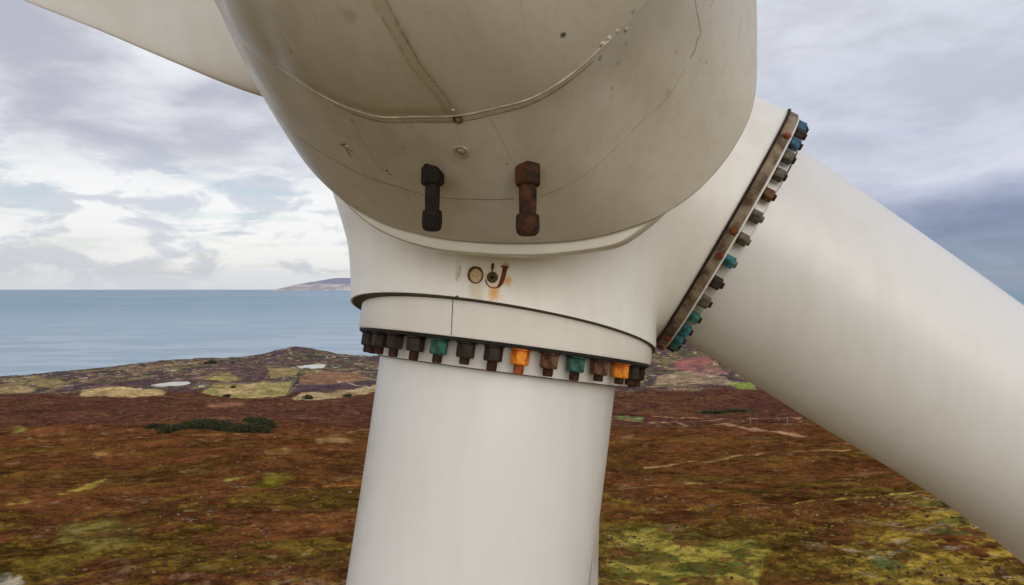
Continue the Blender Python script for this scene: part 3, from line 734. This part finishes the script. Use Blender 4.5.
# bridge behind the ring so no gap shows
V = []
for (dr, s_) in ((-.004, -.002), (-.004, -.05), (-.012, -.12), (-.03, -.22), (-.06, -.34)):
    for a_, r_, e_ in zip(tt[::4], r_rim[::4], excess[::4]):
        R__ = r_+min(e_, -.004)+dr-.004; V.append(SC+SA*s_+SX*R__*math.cos(math.radians(a_))+SZ*R__*math.sin(math.radians(a_)))
tpart('mounting_skirt', V, grid_faces(5, 180, True), m_ring, parent=hub)

# rusty marks on the casting
def on_hub(u, v, off=.0015):
    p, n = hub_hit(u, v); return p+n*off
def ribbon(pix, wpx, name, mat, label=None, off=.0015, closed=False):
    n = len(pix); L_, R__ = [], []
    for i in range(n):
        a = np.array(pix[(i-1) % n if closed else max(0, i-1)], float); b_ = np.array(pix[(i+1) % n if closed else min(n-1, i+1)], float)
        t = (b_-a)/max(1e-6, np.linalg.norm(b_-a)); q = np.array([-t[1], t[0]]); w_ = (wpx[i] if hasattr(wpx, '__len__') else wpx)/2
        c_ = np.array(pix[i]); L_.append(on_hub(*(c_+q*w_), off)); R__.append(on_hub(*(c_-q*w_), off))
    k = n if closed else n-1
    V = np.array(L_+R__); fs = [(i, (i+1) % n, n+(i+1) % n, n+i) for i in range(k)]
    vb = V.copy()
    inner = np.array([on_hub(512, 275, 0)-on_hub(512, 275, -.004)]*len(V)); V2 = V-inner
    fs2 = fs+[tuple(x+2*n for x in f[::-1]) for f in fs]+[(i, 2*n+i, 2*n+(i+1) % n, (i+1) % n) for i in range(k)]+[(n+i, n+(i+1) % n, 3*n+(i+1) % n, 3*n+i) for i in range(k)]
    return tpart(name, np.vstack([V, V2]), fs2, mat, smooth=False, parent=hub, label=label)
m_mark = simple('rust scar', (.045, .022, .010), .8, 60, .5, 0, 0, (.20, .085, .02))
m_markred = simple('red rust scar', (.20, .035, .012), .8, 120, .5, 0, 0, (.09, .02, .01))
m_tan = simple('tan filler', (.62, .46, .28), .8, 120, .3)
m_olive = simple('olive corroded plug', (.16, .12, .035), .7, 150, .5, 0, 0, (.04, .03, .01))
m_pencil = simple('pencil mark', (.42, .39, .34), .8, 90, .3)
el_ = [(475.7+7.0*math.cos(t), 275.3+7.8*math.sin(t)) for t in np.linspace(0, 2*math.pi, 33)[:-1]]
ribbon(el_, [1.9+.8*math.sin(t*1+3.6)+.5*random.random() for t in np.linspace(0, 2*math.pi, 33)[:-1]], 'rust_ring', m_mark, 'round rusty scar shaped like a letter O', .002, True)
cen = on_hub(475.7, 275.3, .001); V = np.array([cen]+[on_hub(475.7+(u-475.7)*.93, 275.3+(v-275.3)*.93, .001) for u, v in el_]); Fs = [(0, i+1, (i+1) % 32+1) for i in range(32)]
tpart('filler_disc', V, Fs, m_tan, parent=hub)
p, n = hub_hit(492.4, 277.3); V, Fs = lathe([(.018, -.003), (.018, .004), (.0135, .006), (.012, .003), (.0001, .003)], p, n, seg=24); tpart('corroded_plug', V, Fs, m_olive, parent=hub, sharp=40)
p, n = hub_hit(492.2, 277.6); V, Fs = lathe([(.007, .002), (.007, .009), (.0001, .010)], p, n, seg=6); tpart('corroded_plug', V, Fs, m_dark, parent=hub, smooth=False)
ribbon([(493.2, 263.2), (492.8, 265), (492.4, 268), (492.2, 270.5), (492.0, 273)], [2.0, 3.2, 3.0, 1.5, 1.0], 'rust_streak', m_mark)
ribbon([(485.6, 279.5), (486.4, 283), (488.6, 286), (491.5, 287.6), (495, 288), (498.6, 287)], [1.2, 1.5, 1.2, .9, 1.1, 2.2], 'rust_scar', m_mark, 'curved rusty scar shaped like a U', .002)
ribbon([(505.5, 266), (504.6, 270), (503.6, 275), (502.3, 280), (500.5, 284), (498.2, 287)], [5.6, 4.6, 4.5, 4.6, 4.0, 2.4], 'rust_scar', m_markred, 'thick red rusty scar shaped like a J', .002)
ribbon([(501.2, 266.3), (504, 267.6), (508.5, 266.4)], [1.4, 2.0, 1.4], 'rust_scar', m_markred, None, .0024)
ribbon([(460.3, 266), (460.2, 271), (459.4, 276)], .5, 'pencil_mark', m_pencil); ribbon([(458.6, 275.5), (456.6, 278), (457.2, 281)], .6, 'pencil_mark', m_pencil)
ribbon([(457.6, 272), (457.9, 276)], .5, 'pencil_mark', m_pencil)

# lip shadow gap, root collar, painted flange-plate shadow for blade 1
V, Fs = lathe([(.57, -.001), (.603, -.001), (.6042, .001), (.603, .003), (.59, .004), (.55, .004)], LP, NL, seg=160); tpart('hub_lip', V, Fs, m_seal, sharp=40, parent=hub, label='dark edge under the casting lip')
V, Fs = lathe([(.560, -.30), (.5795, -.29), (.5805, -.01), (.576, -.003), (.50, -.003)], F1, N1, seg=200); col1 = tpart('root_collar', V, Fs, m_ring, sharp=40, parent=hub, label='white collar above the lower row of nuts')
V, Fs = lathe([(.50, -.001), (.574, -.001), (.576, .002), (.574, .008), (.50, .008)], F1, N1, seg=200); tpart('flange_dark_ring', V, Fs, m_dark, sharp=40, parent=hub)  # dark ring painted in as the flange plate's shadow
# vertical hairline joint on the collar
pj = []
for v in np.linspace(299, 335, 14):
    d_ = ray(453-.05*(v-298), v); q = d_/np.linalg.norm(d_); a_ = q-(q@N1)*N1; o_ = -F1-((-F1)@N1)*N1
    A2 = a_@a_; B2 = 2*a_@o_; C2 = o_@o_-.5812**2; t_ = (-B2-math.sqrt(max(0, B2*B2-4*A2*C2)))/(2*A2); pj.append(q*t_)
V, Fs = tube(pj, .0011, 5); tpart('collar_joint', V, Fs, m_seal, parent=hub)
p_, n_ = hub_hit(457, 297.6); V, Fs = lathe([(.0001, .004), (.005, .003), (.007, .0), (.006, -.004)], p_, unit(np.array([0, -1, -.1])), seg=8); tpart('sealant_blob', V, Fs, m_seal, parent=hub)

# flange for blade 2: tan stained plate with dark joint
e2_ = None
V, Fs = lathe([(.50, -.052), (.588, -.052), (.590, -.050), (.590, -.044), (.586, -.042), (.50, -.042)], F2, N2, seg=200); tpart('flange_dark_ring', V, Fs, m_rust, sharp=40, parent=hub)
V, Fs = lathe([(.50, -.042), (.581, -.042), (.582, -.04), (.582, -.008), (.580, -.006), (.50, -.006)], F2, N2, seg=200); tpart('flange_plate', V, Fs, m_plate, sharp=40, parent=hub, label='tan stained steel flange of the right blade')
V, Fs = lathe([(.562, -.006), (.570, -.005), (.573, -.001), (.570, .004), (.562, .005), (.54, .005), (.50, .004)], F2, N2, seg=200); tpart('flange_seal', V, Fs, m_ring, sharp=60, parent=hub)
V, Fs = lathe([(.50, 0), (.575, 0), (.58, .03), (.50, .03)], F3, N3, seg=96); tpart('flange_plate', V, Fs, m_plate, sharp=40, parent=hub)

# ---- blades
def blade(F_, N_, axis, chord_te, rroot, stations, name, label, te_sign=1, root_h=.10, rr2=None):
    """stations: (distance, half chord to leading edge, to trailing edge, thickness, roundness 1=circle)"""
    axis = unit(axis); q = unit(chord_te-axis*(axis@chord_te)); th = np.cross(axis, q); seg = 96; V = []
    rows = []
    for (s_, le, te, tk, rd) in stations:
        c_ = F_+axis*s_
        for k in range(seg):
            t = 2*math.pi*k/seg; ct, st = math.cos(t), math.sin(t)
            x = te*ct if ct > 0 else le*ct
            cir = tk*st
            # airfoil: thickness collapses towards the trailing edge
            xf = max(0, ct); air = tk*st*(1-.85*xf**1.2)+0.0
            V.append(c_+q*x+th*(cir*rd+air*(1-rd)))
    fs = grid_faces(len(stations), seg, True)+[tuple(range(seg))[::-1], tuple(range((len(stations)-1)*seg, len(stations)*seg))]
    o = tpart(name, V, fs, m_blade, sharp=60, label=label); return o
def dense_st(st, n=10):
    st = np.array(st, float); t = np.arange(len(st)); out = []
    k = np.linspace(0, len(st)-1, (len(st)-1)*n+1)
    for kk in k: 
        i = min(int(kk), len(st)-2); f = kk-i
        p0 = st[max(0, i-1)]; p1 = st[i]; p2_ = st[i+1]; p3_ = st[min(len(st)-1, i+2)]
        h1 = p2_-p1 if i == 0 else (p2_-p0)/2*((p2_[0]-p1[0])/max(1e-6, (p2_[0]-p0[0])))*2
        h2 = p2_-p1 if i == len(st)-2 else (p3_-p1)/2*((p2_[0]-p1[0])/max(1e-6, (p3_[0]-p1[0])))*2
        a_ = 2*f**3-3*f**2+1; b_ = f**3-2*f**2+f; c_ = -2*f**3+3*f**2; d_ = f**3-f**2
        out.append(a_*p1+b_*h1+c_*p2_+d_*h2)
    return [tuple(x) for x in out]
A1 = unit(px(470.5, 585, 2.66)-px(497.2, 375, 2.75)); FB1 = px(497.2, 375, 2.75)-A1*.115
b1 = blade(FB1, N1, A1, np.array([1., .06, 0]), .472, dense_st([(0, .472, .472, .472, 1), (.35, .470, .470, .472, 1), (.7, .472, .466, .46, 1), (1.1, .478, .470, .44, .9), (2., .50, .60, .34, .3), (3.5, .46, .95, .22, 0), (7, .35, .6, .12, 0), (12, .12, .2, .04, 0)]), 'blade', 'lower blade pointing straight down, white')
A2_ = unit([.817, -.098, -.568]); FB2 = px(726.5, 284.5-.66*73.5+3, 3.05)
qa = unit(np.array([1., .06, 0])-A1*(A1@np.array([1., .06, 0]))); ta_ = np.cross(A1, qa); ta_ = ta_ if ta_[1] < 0 else -ta_; V = []
for s_, te_ in ((.40, .462), (.6, .474), (.75, .486), (.95, .506), (1.15, .532), (1.5, .60), (2.0, .70)):
    c_ = FB1+A1*s_; w_ = .10+.04*s_
    V += [c_+qa*(.468*math.cos(.42))+ta_*(.455*math.sin(.42)), c_+qa*te_+ta_*.004, c_+qa*te_-ta_*.004, c_+qa*(.468*math.cos(.42))-ta_*(.455*math.sin(.42))]
tpart('trailing_edge', V, grid_faces(7, 4, True)+[(3, 2, 1, 0), (24, 25, 26, 27)], m_blade, sharp=20, parent=b1)
b2_ = blade(FB2, N2, A2_, np.array([-.5, .3, -.8]), .478, dense_st([(0, .484, .484, .484, 1), (.7, .456, .456, .456, 1), (1.5, .424, .424, .424, 1), (2.2, .43, .52, .38, .4), (3.5, .46, .95, .22, 0), (7, .35, .6, .12, 0), (12, .12, .2, .04, 0)]), 'blade', 'right blade reaching out of the frame, shaded along its lower side')
A3 = unit([-.89, .05, .46])
b3 = blade(F3, N3, A3, np.array([-.46, 0, -.89]), .48, dense_st([(0, .48, .60, .48, .7), (.12, .47, .65, .42, .5), (.30, .46, .685, .36, .3), (.62, .46, .712, .30, .1), (1.0, .46, .738, .27, 0), (1.43, .45, .775, .25, 0), (2.3, .43, .78, .22, 0), (4.5, .38, .70, .16, 0), (12, .12, .2, .04, 0)]), 'blade', 'upper left blade, broad and grey-white behind the nose')
# blade root rims behind the nuts
V, Fs = lathe([(.470, .0), (.492, .0), (.4925, .088), (.4915, .091), (.470, .091)], F1, N1, seg=160); tpart('root_rim', V, Fs, m_blade, sharp=40, parent=b1)
V, Fs = lathe([(.490, .0915), (.4935, .0905), (.4935, .0935), (.47, .0940)], F1, N1, seg=160); tpart('root_rim', V, Fs, m_seal, sharp=40, parent=b1, label='thin dark joint below the nuts')
V, Fs = lathe([(.46, .0), (.505, .0), (.507, .045), (.49, .052), (.46, .052)], F2, N2, seg=160); tpart('root_rim', V, Fs, m_blade, sharp=40, parent=b2_)

# ---- flange nuts, each with its stud end
def nut_mesh(name, parts, mat, smooth=False):
    V, Fs = join(parts); me = bpy.data.meshes.new(name); me.from_pydata(V.tolist(), [], [list(map(int, f)) for f in Fs]); me.materials.append(mat); me.update(); return me
Z = np.array([0, 0, 1.]); X1 = np.array([1., 0, 0]); Oo = np.zeros(3)
def nut_geo(sz): return [hexprof(.0385*sz, .007*sz, .066*sz, Oo, Z, X1, .006*sz), lathe([(.030*sz, 0), (.043*sz, .001), (.043*sz, .0075*sz), (.030*sz, .009*sz)], Oo, Z, X1, seg=20)]
def stud_geo(sz): return [lathe([(.021*sz, .05*sz), (.021*sz, .096*sz), (.018*sz, .102*sz), (.0001, .102*sz)], Oo, Z, X1, seg=14)]
cache = {}
def put_nut(pos, n, rot, matn, mats, sz, label=None, L=1.0):
    key = (matn.name, sz)
    if key not in cache: cache[key] = nut_mesh('flange_nut', nut_geo(sz), matn)
    k2 = (mats.name, sz, 's')
    if k2 not in cache: cache[k2] = nut_mesh('stud_end', stud_geo(sz), mats)
    o = bpy.data.objects.new('flange_nut', cache[key]); C.objects.link(o); o.parent = root
    n = unit(n); a = unit(np.cross(n, [0.1, 1, .3])); b_ = np.cross(n, a)
    M = Matrix(((a[0], b_[0], n[0]), (a[1], b_[1], n[1]), (a[2], b_[2], n[2]))).to_4x4() @ Matrix.Rotation(rot, 4, 'Z')
    M.translation = Vector(pos-LB); o.matrix_basis = M
    if label: o['label'] = label
    s_ = bpy.data.objects.new('stud_end', cache[k2]); C.objects.link(s_); s_.parent = o; s_.scale = (1, 1, L)
    return o
ea = unit(np.array([1, 0, 0])-N1*N1[0]); eb = np.cross(ea, N1); eb = eb if eb[1] < 0 else -eb   # eb points towards the camera
seq = {0: m_nut_dark, 1: m_nut_dark, 2: m_nut_dark, 3: m_nut_dark, 4: m_nut_dark, 5: m_nut_green, 6: m_nut_dark, 7: m_nut_dark, 8: m_nut_orange, 9: m_nut_brown, 10: m_nut_green, 11: m_nut_brown, 12: m_nut_orange, 13: m_nut_dark, 14: m_rust, 15: m_nut_dark, 16: m_rust}
labs = {m_nut_orange: 'orange painted nut', m_nut_green: 'green painted nut', m_nut_brown: 'tan rusty nut', m_nut_dark: 'blackened nut', m_rust: 'dark rusty nut', m_nut_teal: 'teal painted nut', m_nut_blue: 'blue painted nut', m_nut_grey: 'olive grey nut', m_rustred: 'red rusty nut'}
NA_ = [12, 23, 34.5, 45.5, 56.7, 67, 77.4, 87.3, 96.7, 107.3, 117.8, 129, 142, 152, 163]
for k in range(33):            # starts at the left, runs along the near side
    ang = math.radians(180-(NA_[k] if k < 15 else 163+(k-14)*10.7))
    p = F1+N1*.008+(ea*math.cos(ang)+eb*math.sin(ang))*.534
    mt = seq.get(k, m_nut_dark); put_nut(p, N1, random.random()*1.0, mt, m_stud if k != 8 else m_orstud, .80, labs[mt], .9+.15*random.random())
up2 = unit(np.array([0, 0, 1.])-N2*N2[2]); fr2 = np.cross(up2, N2); fr2 = fr2 if fr2[1] < 0 else -fr2
seq2 = [m_rustred, m_nut_blue, m_nut_blue, m_nut_dark, m_nut_blue, m_nut_grey, m_nut_grey, m_nut_brown, m_nut_grey, m_nut_grey, m_nut_teal, m_nut_dark, m_nut_grey, m_nut_green, m_nut_teal, m_nut_teal, m_nut_green, m_nut_dark]
for k in range(36):
    ang = math.radians(4+10*k)
    p = F2+N2*.003+(up2*math.cos(ang)+fr2*math.sin(ang))*.543
    mt = seq2[k] if k < 18 else m_nut_dark
    if k == 8: pass
    put_nut(p, N2, random.random(), mt, m_studgrey if k in (8, 10, 9) else m_stud, .64, labs[mt], .82)
# small rusty bolt heads along the plate edge of the right flange
for deg, mt in ((3, m_rustred), (48, m_rustred), (93, m_rustred), (103, m_rustred), (150, m_rustred), (164, m_rustred)):
    ang = math.radians(deg); rd = up2*math.cos(ang)+fr2*math.sin(ang); p = F2-N2*.016+rd*.582
    V, Fs = lathe([(.0155, -.002), (.016, .005), (.012, .011), (.0001, .012)], p, rd, seg=6); tpart('plate_bolt', V, Fs, mt, sharp=30, label='small red rusty bolt head on the flange plate')

# nacelle and tower, hidden behind the hub
NA = unit([-.10, 1, -.03]); NC = HC+np.array([-.02, .55, -.02])
def rrect(w_, h_, r, k=8):
    o = []
    for cx, cz, a0 in ((w_-r, h_-r, 0), (-w_+r, h_-r, 90), (-w_+r, -h_+r, 180), (w_-r, -h_+r, 270)):
        for i in range(k+1): a_ = math.radians(a0+90*i/k); o.append((cx+r*math.cos(a_), cz+r*math.sin(a_)))
    return o
V = []; prof = [(0, .45), (.15, .60), (.5, .68), (3.6, .72), (4.2, .66), (4.4, .5)]
nx = unit(np.cross(NA, [0, 0, 1])); nz_ = np.cross(nx, NA)
for d_, s_ in prof:
    for x, z in rrect(s_, s_*.95, s_*.4): V.append(NC+NA*d_+nx*x+nz_*(z+.05))
kk = len(rrect(1, 1, .4)); fs = grid_faces(len(prof), kk, True)+[tuple(range(kk))[::-1], tuple(range((len(prof)-1)*kk, len(prof)*kk))]
tpart('nacelle', V, fs, m_tower, sharp=40)
TZ = -H+B[2]
V, Fs = lathe([(.56, 0.15), (.60, -2), (.95, -(H-B[2])+.25), (1.25, -(H-B[2])+.24), (1.25, -(H-B[2])-1.0)], np.array([BX, BY, 0]), np.array([0, 0, 1.]), seg=64)
tpart('tower', V, Fs, m_tower, sharp=40)

# ------------------------------------------------------------------ small things on the land
m_leaf = simple('gorse foliage', (.056, .058, .016), .95, 4, .5, 0, 0, (.026, .028, .009)); m_wood = simple('bush stem', (.06, .045, .03), .9)
def leafcloud(rx, ry, rz, n, size, seed):
    r = np.random.default_rng(seed); d = r.normal(size=(n, 3)); d /= np.linalg.norm(d, axis=1)[:, None]
    rad = r.random(n)**.4; lump = 1+.25*np.sin(d[:, 0]*5+seed)+.2*np.cos(d[:, 1]*6+seed*2)
    P_ = d*rad[:, None]*lump[:, None]*np.array([rx, ry, rz]); P_[:, 2] = np.abs(P_[:, 2]+rz*.5)*.8
    a = r.normal(size=(n, 3)); a /= np.linalg.norm(a, axis=1)[:, None]; b_ = np.cross(a, r.normal(size=(n, 3))); b_ /= np.linalg.norm(b_, axis=1)[:, None]
    s_ = size*(.5+r.random(n))[:, None]
    V = np.concatenate([P_-a*s_, P_+b_*s_, P_+a*s_, P_-b_*s_]); Fs = [(i, i+n, i+2*n, i+3*n) for i in range(n)]
    return V, Fs
protos = []
for q in range(3):
    V, Fs = leafcloud(1, .9, .75, 650, .10, q+3); me = bpy.data.meshes.new('foliage'); me.from_pydata(V.tolist(), [], Fs); me.materials.append(m_leaf); protos.append(me)
V, Fs = tube([(0, 0, -.4), (.02, 0, .1), (-.03, .05, .5)], [.09, .07, .03], 6); stem_me = bpy.data.meshes.new('stem'); stem_me.from_pydata(V.tolist(), [], [list(f) for f in Fs]); stem_me.materials.append(m_wood)
def bush(u, v, s, label, group=None):
    p = hit(u, v); e = bpy.data.objects.new('gorse_bush', None); C.objects.link(e); e.location = p; e.scale = (s, s, s*.8); e.rotation_euler = (0, 0, random.random()*6)
    prop(e, label, 'bush', group)
    f = bpy.data.objects.new('foliage', random.choice(protos)); C.objects.link(f); f.parent = e
    t = bpy.data.objects.new('stem', stem_me); C.objects.link(t); t.parent = e
for i in range(58):
    u = 166+104*((i*.618) % 1)**.8; v = 433-13*((i*.377) % 1)*max(.25, 1-((u-228)/50)**2*.7)
    bush(u, v, 3.4+3.6*random.random(), 'dark green gorse bush in the sparse left end of the thicket' if u < 195 else 'dark green gorse bush at the right end of the thicket on the moor' if u > 250 else 'dark green gorse bush in the dense middle of the thicket on the moor', 'gorse bushes of the dark thicket on the moor')
for i, (u, v, s, lab) in enumerate([(212, 363.5, 13, 'dark clump of bushes on the coast skyline left of the small hill'), (207, 364, 9, 'low dark bush at the left foot of the skyline clump'), (232, 363, 6, 'tiny dark bush on the skyline between clump and hill'),
        (227, 397, 7, 'round dark bush below the yellow field'), (348, 397, 8, 'dark bush beside the lower blade in the tan strip'), (308, 399, 9, 'dark bush in the tan strip under the purple field'), (233, 388, 6, 'small dark bush within the yellow field')]):
    bush(u, v, s, lab)
for i in range(7):
    bush(704+i*6.5, 413.5-.4*i+random.random(), 3.5+random.random()*2, 'dark green bush in the row above the pale track', 'bushes in the row above the pale track')
for i in range(6):
    bush(150+i*5.5, 427+random.random()*3, 2.6+random.random()*1.5, 'small dark bush scattered left of the thicket', 'small bushes scattered left of the thicket')

# pale lochans by the coast, following the lie of the land
def pond(pix, name, mat, lift=1.2):
    P_ = np.array([hit(u, v) for u, v in pix]); z = P_[:, 2].mean()+lift; n = len(P_); V = P_.copy(); V[:, 2] = z
    V2 = V.copy(); V2[:, 2] -= 6
    fs = [tuple(range(n))]+[(i, (i+1) % n, n+(i+1) % n, n+i) for i in range(n)]
    return prop(mesh(name, np.vstack([V, V2]), fs, mat, smooth=False), kind='structure')
m_pond = simple('shallow water with pale silt', (.62, .60, .50), .25, .02, .12)  # pale sky reflection painted into the water's base colour
pond([(151, 386.3), (158, 384.6), (172, 383), (188, 382.2), (191, 383.2), (185, 385), (170, 386), (157, 387)], 'water', m_pond)
pond([(298, 368), (305, 366.8), (316, 366), (326, 366.2), (324, 368), (312, 369), (302, 369)], 'water', m_pond, 2.0)

# small white croft
m_croft = simple('white limewash', (.68, .66, .60), .8, 1, .1); m_slate = simple('slate', (.09, .09, .10), .7, 2, .3)
def croft(u, v, w_, label):
    p = hit(u, v); e = bpy.data.objects.new('croft_house', None); C.objects.link(e); e.location = p; e.rotation_euler = (0, 0, .3); prop(e, label, 'house')
    a, b_, h_, rh = w_/2, 3.2, 3.2, 2.4
    V = [(-a, -b_, -2), (a, -b_, -2), (a, b_, -2), (-a, b_, -2), (-a, -b_, h_), (a, -b_, h_), (a, b_, h_), (-a, b_, h_), (-a, 0, h_+rh), (a, 0, h_+rh)]
    mesh('wall', V, [(0, 1, 5, 4), (1, 2, 6, 9, 5), (2, 3, 7, 6), (3, 0, 4, 8, 7)], m_croft, e, False)
    V = [(-a-.3, -b_-.4, h_-.3), (a+.3, -b_-.4, h_-.3), (a+.3, 0, h_+rh+.05), (-a-.3, 0, h_+rh+.05), (-a-.3, b_+.4, h_-.3), (a+.3, b_+.4, h_-.3)]
    V2 = [(x, y, z+.25) for x, y, z in V]
    mesh('roof', V+V2, [(6, 7, 8, 9), (9, 8, 11, 10), (0, 3, 2, 1), (3, 4, 5, 2), (0, 1, 7, 6), (4, 10, 11, 5), (0, 6, 9, 3), (3, 9, 10, 4), (1, 2, 8, 7), (2, 5, 11, 8)], m_slate, e, False)
    for sx in (-1, 1):
        bm_ = bmesh.new(); bmesh.ops.create_cube(bm_, size=1, matrix=Matrix.Translation((sx*(a-.5), 0, h_+rh+.4)) @ Matrix.Diagonal((.9, .7, 1.4, 1))); me_ = bpy.data.meshes.new('chimney'); bm_.to_mesh(me_); bm_.free(); me_.materials.append(m_croft)
        o = bpy.data.objects.new('chimney', me_); C.objects.link(o); o.parent = e
    for x in (-a*.5, 0, a*.5):
        mesh('window' if x else 'door', [(x-.45, -b_-.05, .0 if not x else 1), (x+.45, -b_-.05, .0 if not x else 1), (x+.45, -b_-.05, 2.1), (x-.45, -b_-.05, 2.1)], [(0, 1, 2, 3)], m_slate, e, False)
croft(201.5, 386.5, 9, 'tiny white croft house between the pale pond and the yellow field')

# field wall beside the yellow field
def wall(pix, name, label, h_=2.2, t_=1.2, mat=None):
    P_ = [hit(u, v) for u, v in pix]; V = []; 
    for i, p in enumerate(P_):
        a = P_[max(0, i-1)]; b_ = P_[min(len(P_)-1, i+1)]; t = unit((b_-a)*[1, 1, 0]); s_ = np.array([-t[1], t[0], 0])*t_/2
        for q in (p-s_-[0, 0, 1], p-s_+[0, 0, h_], p+s_+[0, 0, h_], p+s_-[0, 0, 1]): V.append(q)
    fs = grid_faces(len(P_), 4, True)+[(3, 2, 1, 0), tuple(range(4*len(P_)-4, 4*len(P_)))]
    return prop(mesh(name, V, fs, mat, smooth=False), label, 'wall')
m_wall = simple('dry stone', (.20, .18, .16), .9, .8, .5)
wall([(296, 378), (295.5, 381), (293.5, 384), (291, 388), (289, 392), (288, 395)], 'stone_wall', 'grey stone wall along the right side of the yellow field', 2.4, 2.4, m_wall)
wall([(300, 385.5), (320, 385), (340, 384), (358, 382), (374, 380)], 'stone_wall', 'pale stone wall along the top of the purple field', 1.6, 1.2, m_wall)
wall([(204, 384.5), (230, 383.5), (260, 382.5), (292, 381.5)], 'stone_wall', 'low stone wall along the top of the yellow field', 1.2, 1.0, m_wall)

# posts beside the moor track
m_post = simple('weathered post', (.42, .38, .32), .8, 3, .3)
def post(u, v, hgt, label, group=None):
    p = hit(u, v); V, Fs = tube([(0, 0, -.5), (0, 0, hgt*.95), (0, 0, hgt)], [.22, .18, .05], 8)
    o = mesh('marker_post', V, Fs, m_post); o.location = p; prop(o, label, 'post', group); return o
post(750.6, 424, 4.2, 'left pale marker post standing beside the moor track'); post(787.5, 424.5, 4.6, 'right pale marker post standing beside the moor track')

# ---- rocks and tussocks: nobody could count them
def scatter(name, n, fn, mat, kind_label, rmin=85, rmax=700):
    r = np.random.default_rng(len(name)); V = []; Fs = []; o = 0
    ico = bmesh.new(); bmesh.ops.create_icosphere(ico, subdivisions=1, radius=1); iv = np.array([v.co[:] for v in ico.verts]); ifc = np.array([[v.index for v in f.verts] for f in ico.faces]); ico.free()
    a = r.uniform(-.70, .70, n*3); R__ = np.exp(r.uniform(math.log(rmin), math.log(rmax), n*3)); x = R__*np.sin(a); y = R__*np.cos(a)
    keep = fn(x, y, a, R__, r); x, y, R__ = x[keep][:n], y[keep][:n], R__[keep][:n]
    z = terrain(x, y); s = (.09+.34*r.random(len(x))**4.0)*np.interp(R__, [90, 300, 700], [.8, 1.4, 2.4])
    ang = r.random(len(x))*6.3; VV = np.repeat(iv[None], len(x), 0)*(1+.35*(r.random((len(x), len(iv), 1))-.5))
    VV = VV*np.stack([s*(1+.6*r.random(len(x))), s, s*(.5+.3*r.random(len(x)))], -1)[:, None]
    cx = VV[..., 0]*np.cos(ang)[:, None]-VV[..., 1]*np.sin(ang)[:, None]; cy = VV[..., 0]*np.sin(ang)[:, None]+VV[..., 1]*np.cos(ang)[:, None]
    W_ = np.stack([cx+x[:, None], cy+y[:, None], VV[..., 2]+z[:, None]+(s*.15)[:, None]], -1).reshape(-1, 3)
    Fq = (ifc[None]+(np.arange(len(x))*len(iv))[:, None, None]).reshape(-1, 3)
    ob = fast_mesh(name, W_, Fq, mat, smooth=False); prop(ob, kind_label[0], kind_label[1], kind='stuff'); return ob
m_rock = simple('lichened grey rock', (.30, .25, .18), .95, .6, .5, 0, 0, (.13, .10, .07))
clump = lambda x, y, a, R__, r: r.random(len(x)) < ss(fbm(x, y, 26, 4, .6, 71), .50, .66)*.8+.05
scatter('scattered_rocks', 1300, clump, m_rock, ('small pale rocks scattered through the heather', 'rocks'))
clump2 = lambda x, y, a, R__, r: r.random(len(x)) < ss(fbm(x, y, 18, 4, .6, 72), .50, .62)*.9+.05
clump3 = lambda x, y, a, R__, r: r.random(len(x)) < np.clip(ss(a, .28, .5)*(1-ss(y, 140, 230))+(1-ss(y, 98, 112))*.7+.04, 0, 1)*ss(fbm(x, y, 14, 4, .6, 72), .42, .60)
scatter('grass_tussocks', 5000, clump3, simple('ochre tussock grass', (.30, .20, .035), .95, .4, .5, 0, 0, (.12, .085, .02)), ('ochre grass tussocks between the heather', 'tussocks'), 85, 420)
scatter('dark_heather_clumps', 5000, clump, simple('dark heather', (.075, .028, .014), .95, .5, .4), ('dark heather clumps on the near moor', 'heather'), 85, 330)

# ------------------------------------------------------------------ haze
m = bpy.data.materials.new('haze'); m.use_nodes = True; nt = m.node_tree; nt.nodes.clear()
mo = nt.nodes.new('ShaderNodeOutputMaterial'); pv = nt.nodes.new('ShaderNodeVolumePrincipled'); nt.links.new(pv.outputs[0], mo.inputs['Volume'])
pv.inputs['Color'].default_value = (.80, .87, 1, 1); pv.inputs['Density'].default_value = 6.5e-6; pv.inputs['Anisotropy'].default_value = .2
hz = 62000.; z0, z1 = -62., 1500.
V = [(-hz, -20000, z0), (hz, -20000, z0), (hz, hz, z0), (-hz, hz, z0), (-hz, -20000, z1), (hz, -20000, z1), (hz, hz, z1), (-hz, hz, z1)]
hazeo = mesh('haze', V, [(0, 3, 2, 1), (4, 5, 6, 7), (0, 1, 5, 4), (1, 2, 6, 5), (2, 3, 7, 6), (3, 0, 4, 7)], m, smooth=False); prop(hazeo, kind='stuff')
